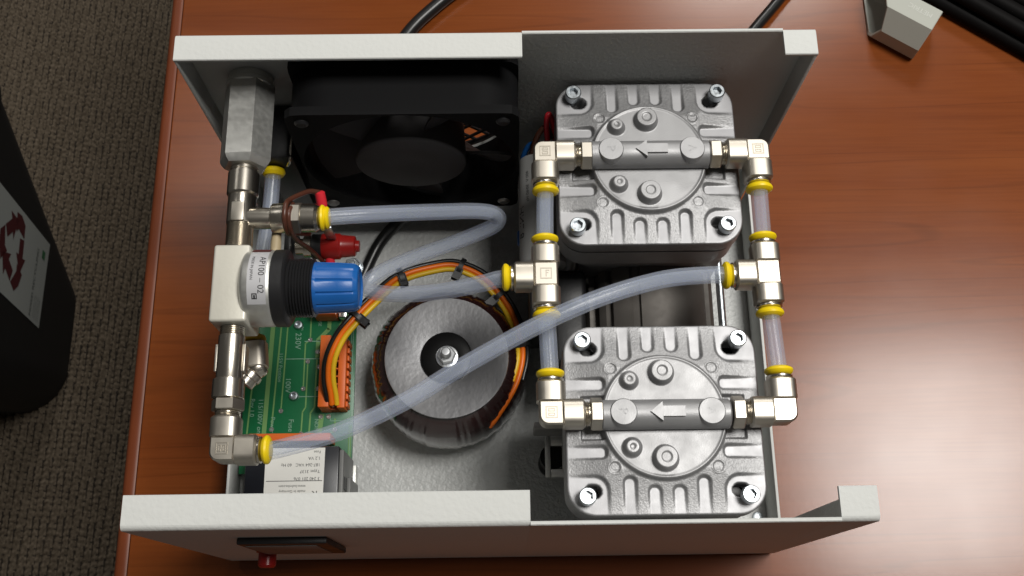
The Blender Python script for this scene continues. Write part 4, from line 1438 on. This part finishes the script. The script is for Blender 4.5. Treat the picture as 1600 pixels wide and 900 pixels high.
obj('sleeve', bm, 'greyplastic', th, sharp=20)
bm = BM()
o_ = hp(2.0, 20.87, 17.0)
text_geo(bm, 'METRIC', 3.6, o_, -ax, -nn)
obj('lettering', bm, mat('pale_moulded_lettering', (0.52, 0.53, 0.49), .5), th)

kc = thing('cable_bundle', 'bundle of thick black cables lying side by side beside the grey tool holder', 'cable bundle', (270, 270, TZ))
a0 = Vector((214, 266, 0)); a1 = Vector((262, 231, 0)); dd = (a1 - a0).normalized(); nv = Vector((-dd.y, dd.x, 0))
if nv.y < 0: nv = -nv
rg_ = random.Random(5)
for lay in range(2):
    for k in range(11 - lay):
        r_ = 3.7
        off = 4 + k * 7.6 + lay * 3.8
        zz = TZ + r_ + .05 + lay * 6.6
        w = rg_.uniform(-.5, .5)
        pts = [a0 + dd * t_ + nv * (off + w * math.sin(t_ / 40.0 + k)) + Vector((0, 0, zz)) for t_ in (-30, 10, 50, 95, 140, 185)]
        obj('cable', tube(BM(), pts, r_, 14, 5), 'dullblack', kc)

# ================================================================== RECYCLING BIN
bn = thing('recycling_bin', 'black plastic recycling bin with a white recycling sheet on its side', 'bin', (-610, 300, FZ))
ZB, ZT = FZ + 4, -350.0
def bin_ring(bm, z, grow=0):
    t = (z - ZB) / (ZT - ZB)
    xr = -507 + 54 * t + grow
    xl = -720 - 40 * t - grow
    y0, y1 = 218 - 62 * t - grow, 392 + 110 * t + grow
    return [bm.verts.new((x, y, z)) for x, y in rrect(xl, xr, y0, y1, 50 - grow, 14)]
bm = BM()
rings = [bin_ring(bm, ZB, -4), bin_ring(bm, ZB + 4), bin_ring(bm, ZT), bin_ring(bm, ZT, -3), bin_ring(bm, ZB + 6, -3)]
for a, b in zip(rings, rings[1:]):
    for k in range(len(a)):
        bm.faces.new((a[k], a[(k + 1) % len(a)], b[(k + 1) % len(a)], b[k]))
bm.faces.new(rings[0]); bm.faces.new(rings[-1])
obj('shell', bm, 'bin', bn)
bm = BM()
rings = [bin_ring(bm, ZT - 14, .5), bin_ring(bm, ZT - 14, 6), bin_ring(bm, ZT + 2, 6), bin_ring(bm, ZT + 2, -3)]
for a, b in zip(rings, rings[1:]):
    for k in range(len(a)):
        bm.faces.new((a[k], a[(k + 1) % len(a)], b[(k + 1) % len(a)], b[k]))
obj('rim', bm, 'bin', bn)
bm = BM()
rings = [bin_ring(bm, ZT - 60, .3), bin_ring(bm, ZT - 58, 2.2), bin_ring(bm, ZT - 50, 2.2), bin_ring(bm, ZT - 48, .3)]
for a, b in zip(rings, rings[1:]):
    for k in range(len(a)):
        bm.faces.new((a[k], a[(k + 1) % len(a)], b[(k + 1) % len(a)], b[k]))
obj('band', bm, 'bin', bn)
# label plane on the right face: h = height up the face from the sheet's lower edge, y across
def bl(y, h, out=.5):
    z = -606 + h
    t = (z - ZB) / (ZT - ZB)
    return Vector((-507 + 54 * t + out, y, z))
def sheet(pts, out):
    return [bl(y, h, out) for y, h in pts]
bm = BM()
bm.faces.new([bm.verts.new(q) for q in sheet([(281, 0), (375, 0), (373, 225), (279, 225)], .6)])
obj('sheet', bm, 'bin_paper', bn)
# three chasing arrows, each a bent band with a head
cy, chh, R0 = 330, 108, 33
for k in range(3):
    rot = math.radians(120 * k + 8)
    def tp(x, y):
        c, s_ = math.cos(rot), math.sin(rot)
        return (cy + x * c - y * s_, chh + x * s_ + y * c)
    bm = BM()
    shapes = [[(-17, 33), (-4, 40), (10, 40), (17, 28), (-2, 24), (-6, 17)],
              [(18, 27), (27, 11), (34, 15), (30, -7), (8, 3), (15, 6), (7, 20)]]
    for sp in shapes:
        bm.faces.new([bm.verts.new(q) for q in sheet([tp(*p) for p in sp], .9)])
    obj('arrow', bm, 'bin_red', bn)
bm = BM()
text_geo(bm, 'MIXED RECYCLING', 8.5, (0, 0, 0), (1, 0, 0), (0, 1, 0), warp=lambda x, y: bl(284 + x, 33 + y, .9))
for r_ in range(5):
    text_geo(bm, 'paper  cans  bottles  card' if r_ % 2 else 'no food waste or liquids', 2.4, (0, 0, 0), (1, 0, 0), (0, 1, 0), warp=lambda x, y, r=r_: bl(285 + x, 26 - r * 4.2 + y, .9))
obj('print', bm, 'bin_ink', bn)
bm = BM()
bm.faces.new([bm.verts.new(q) for q in sheet([(352, 12), (361, 12), (361, 22), (352, 22)], .9)])
obj('emblem', bm, 'bin_green', bn)
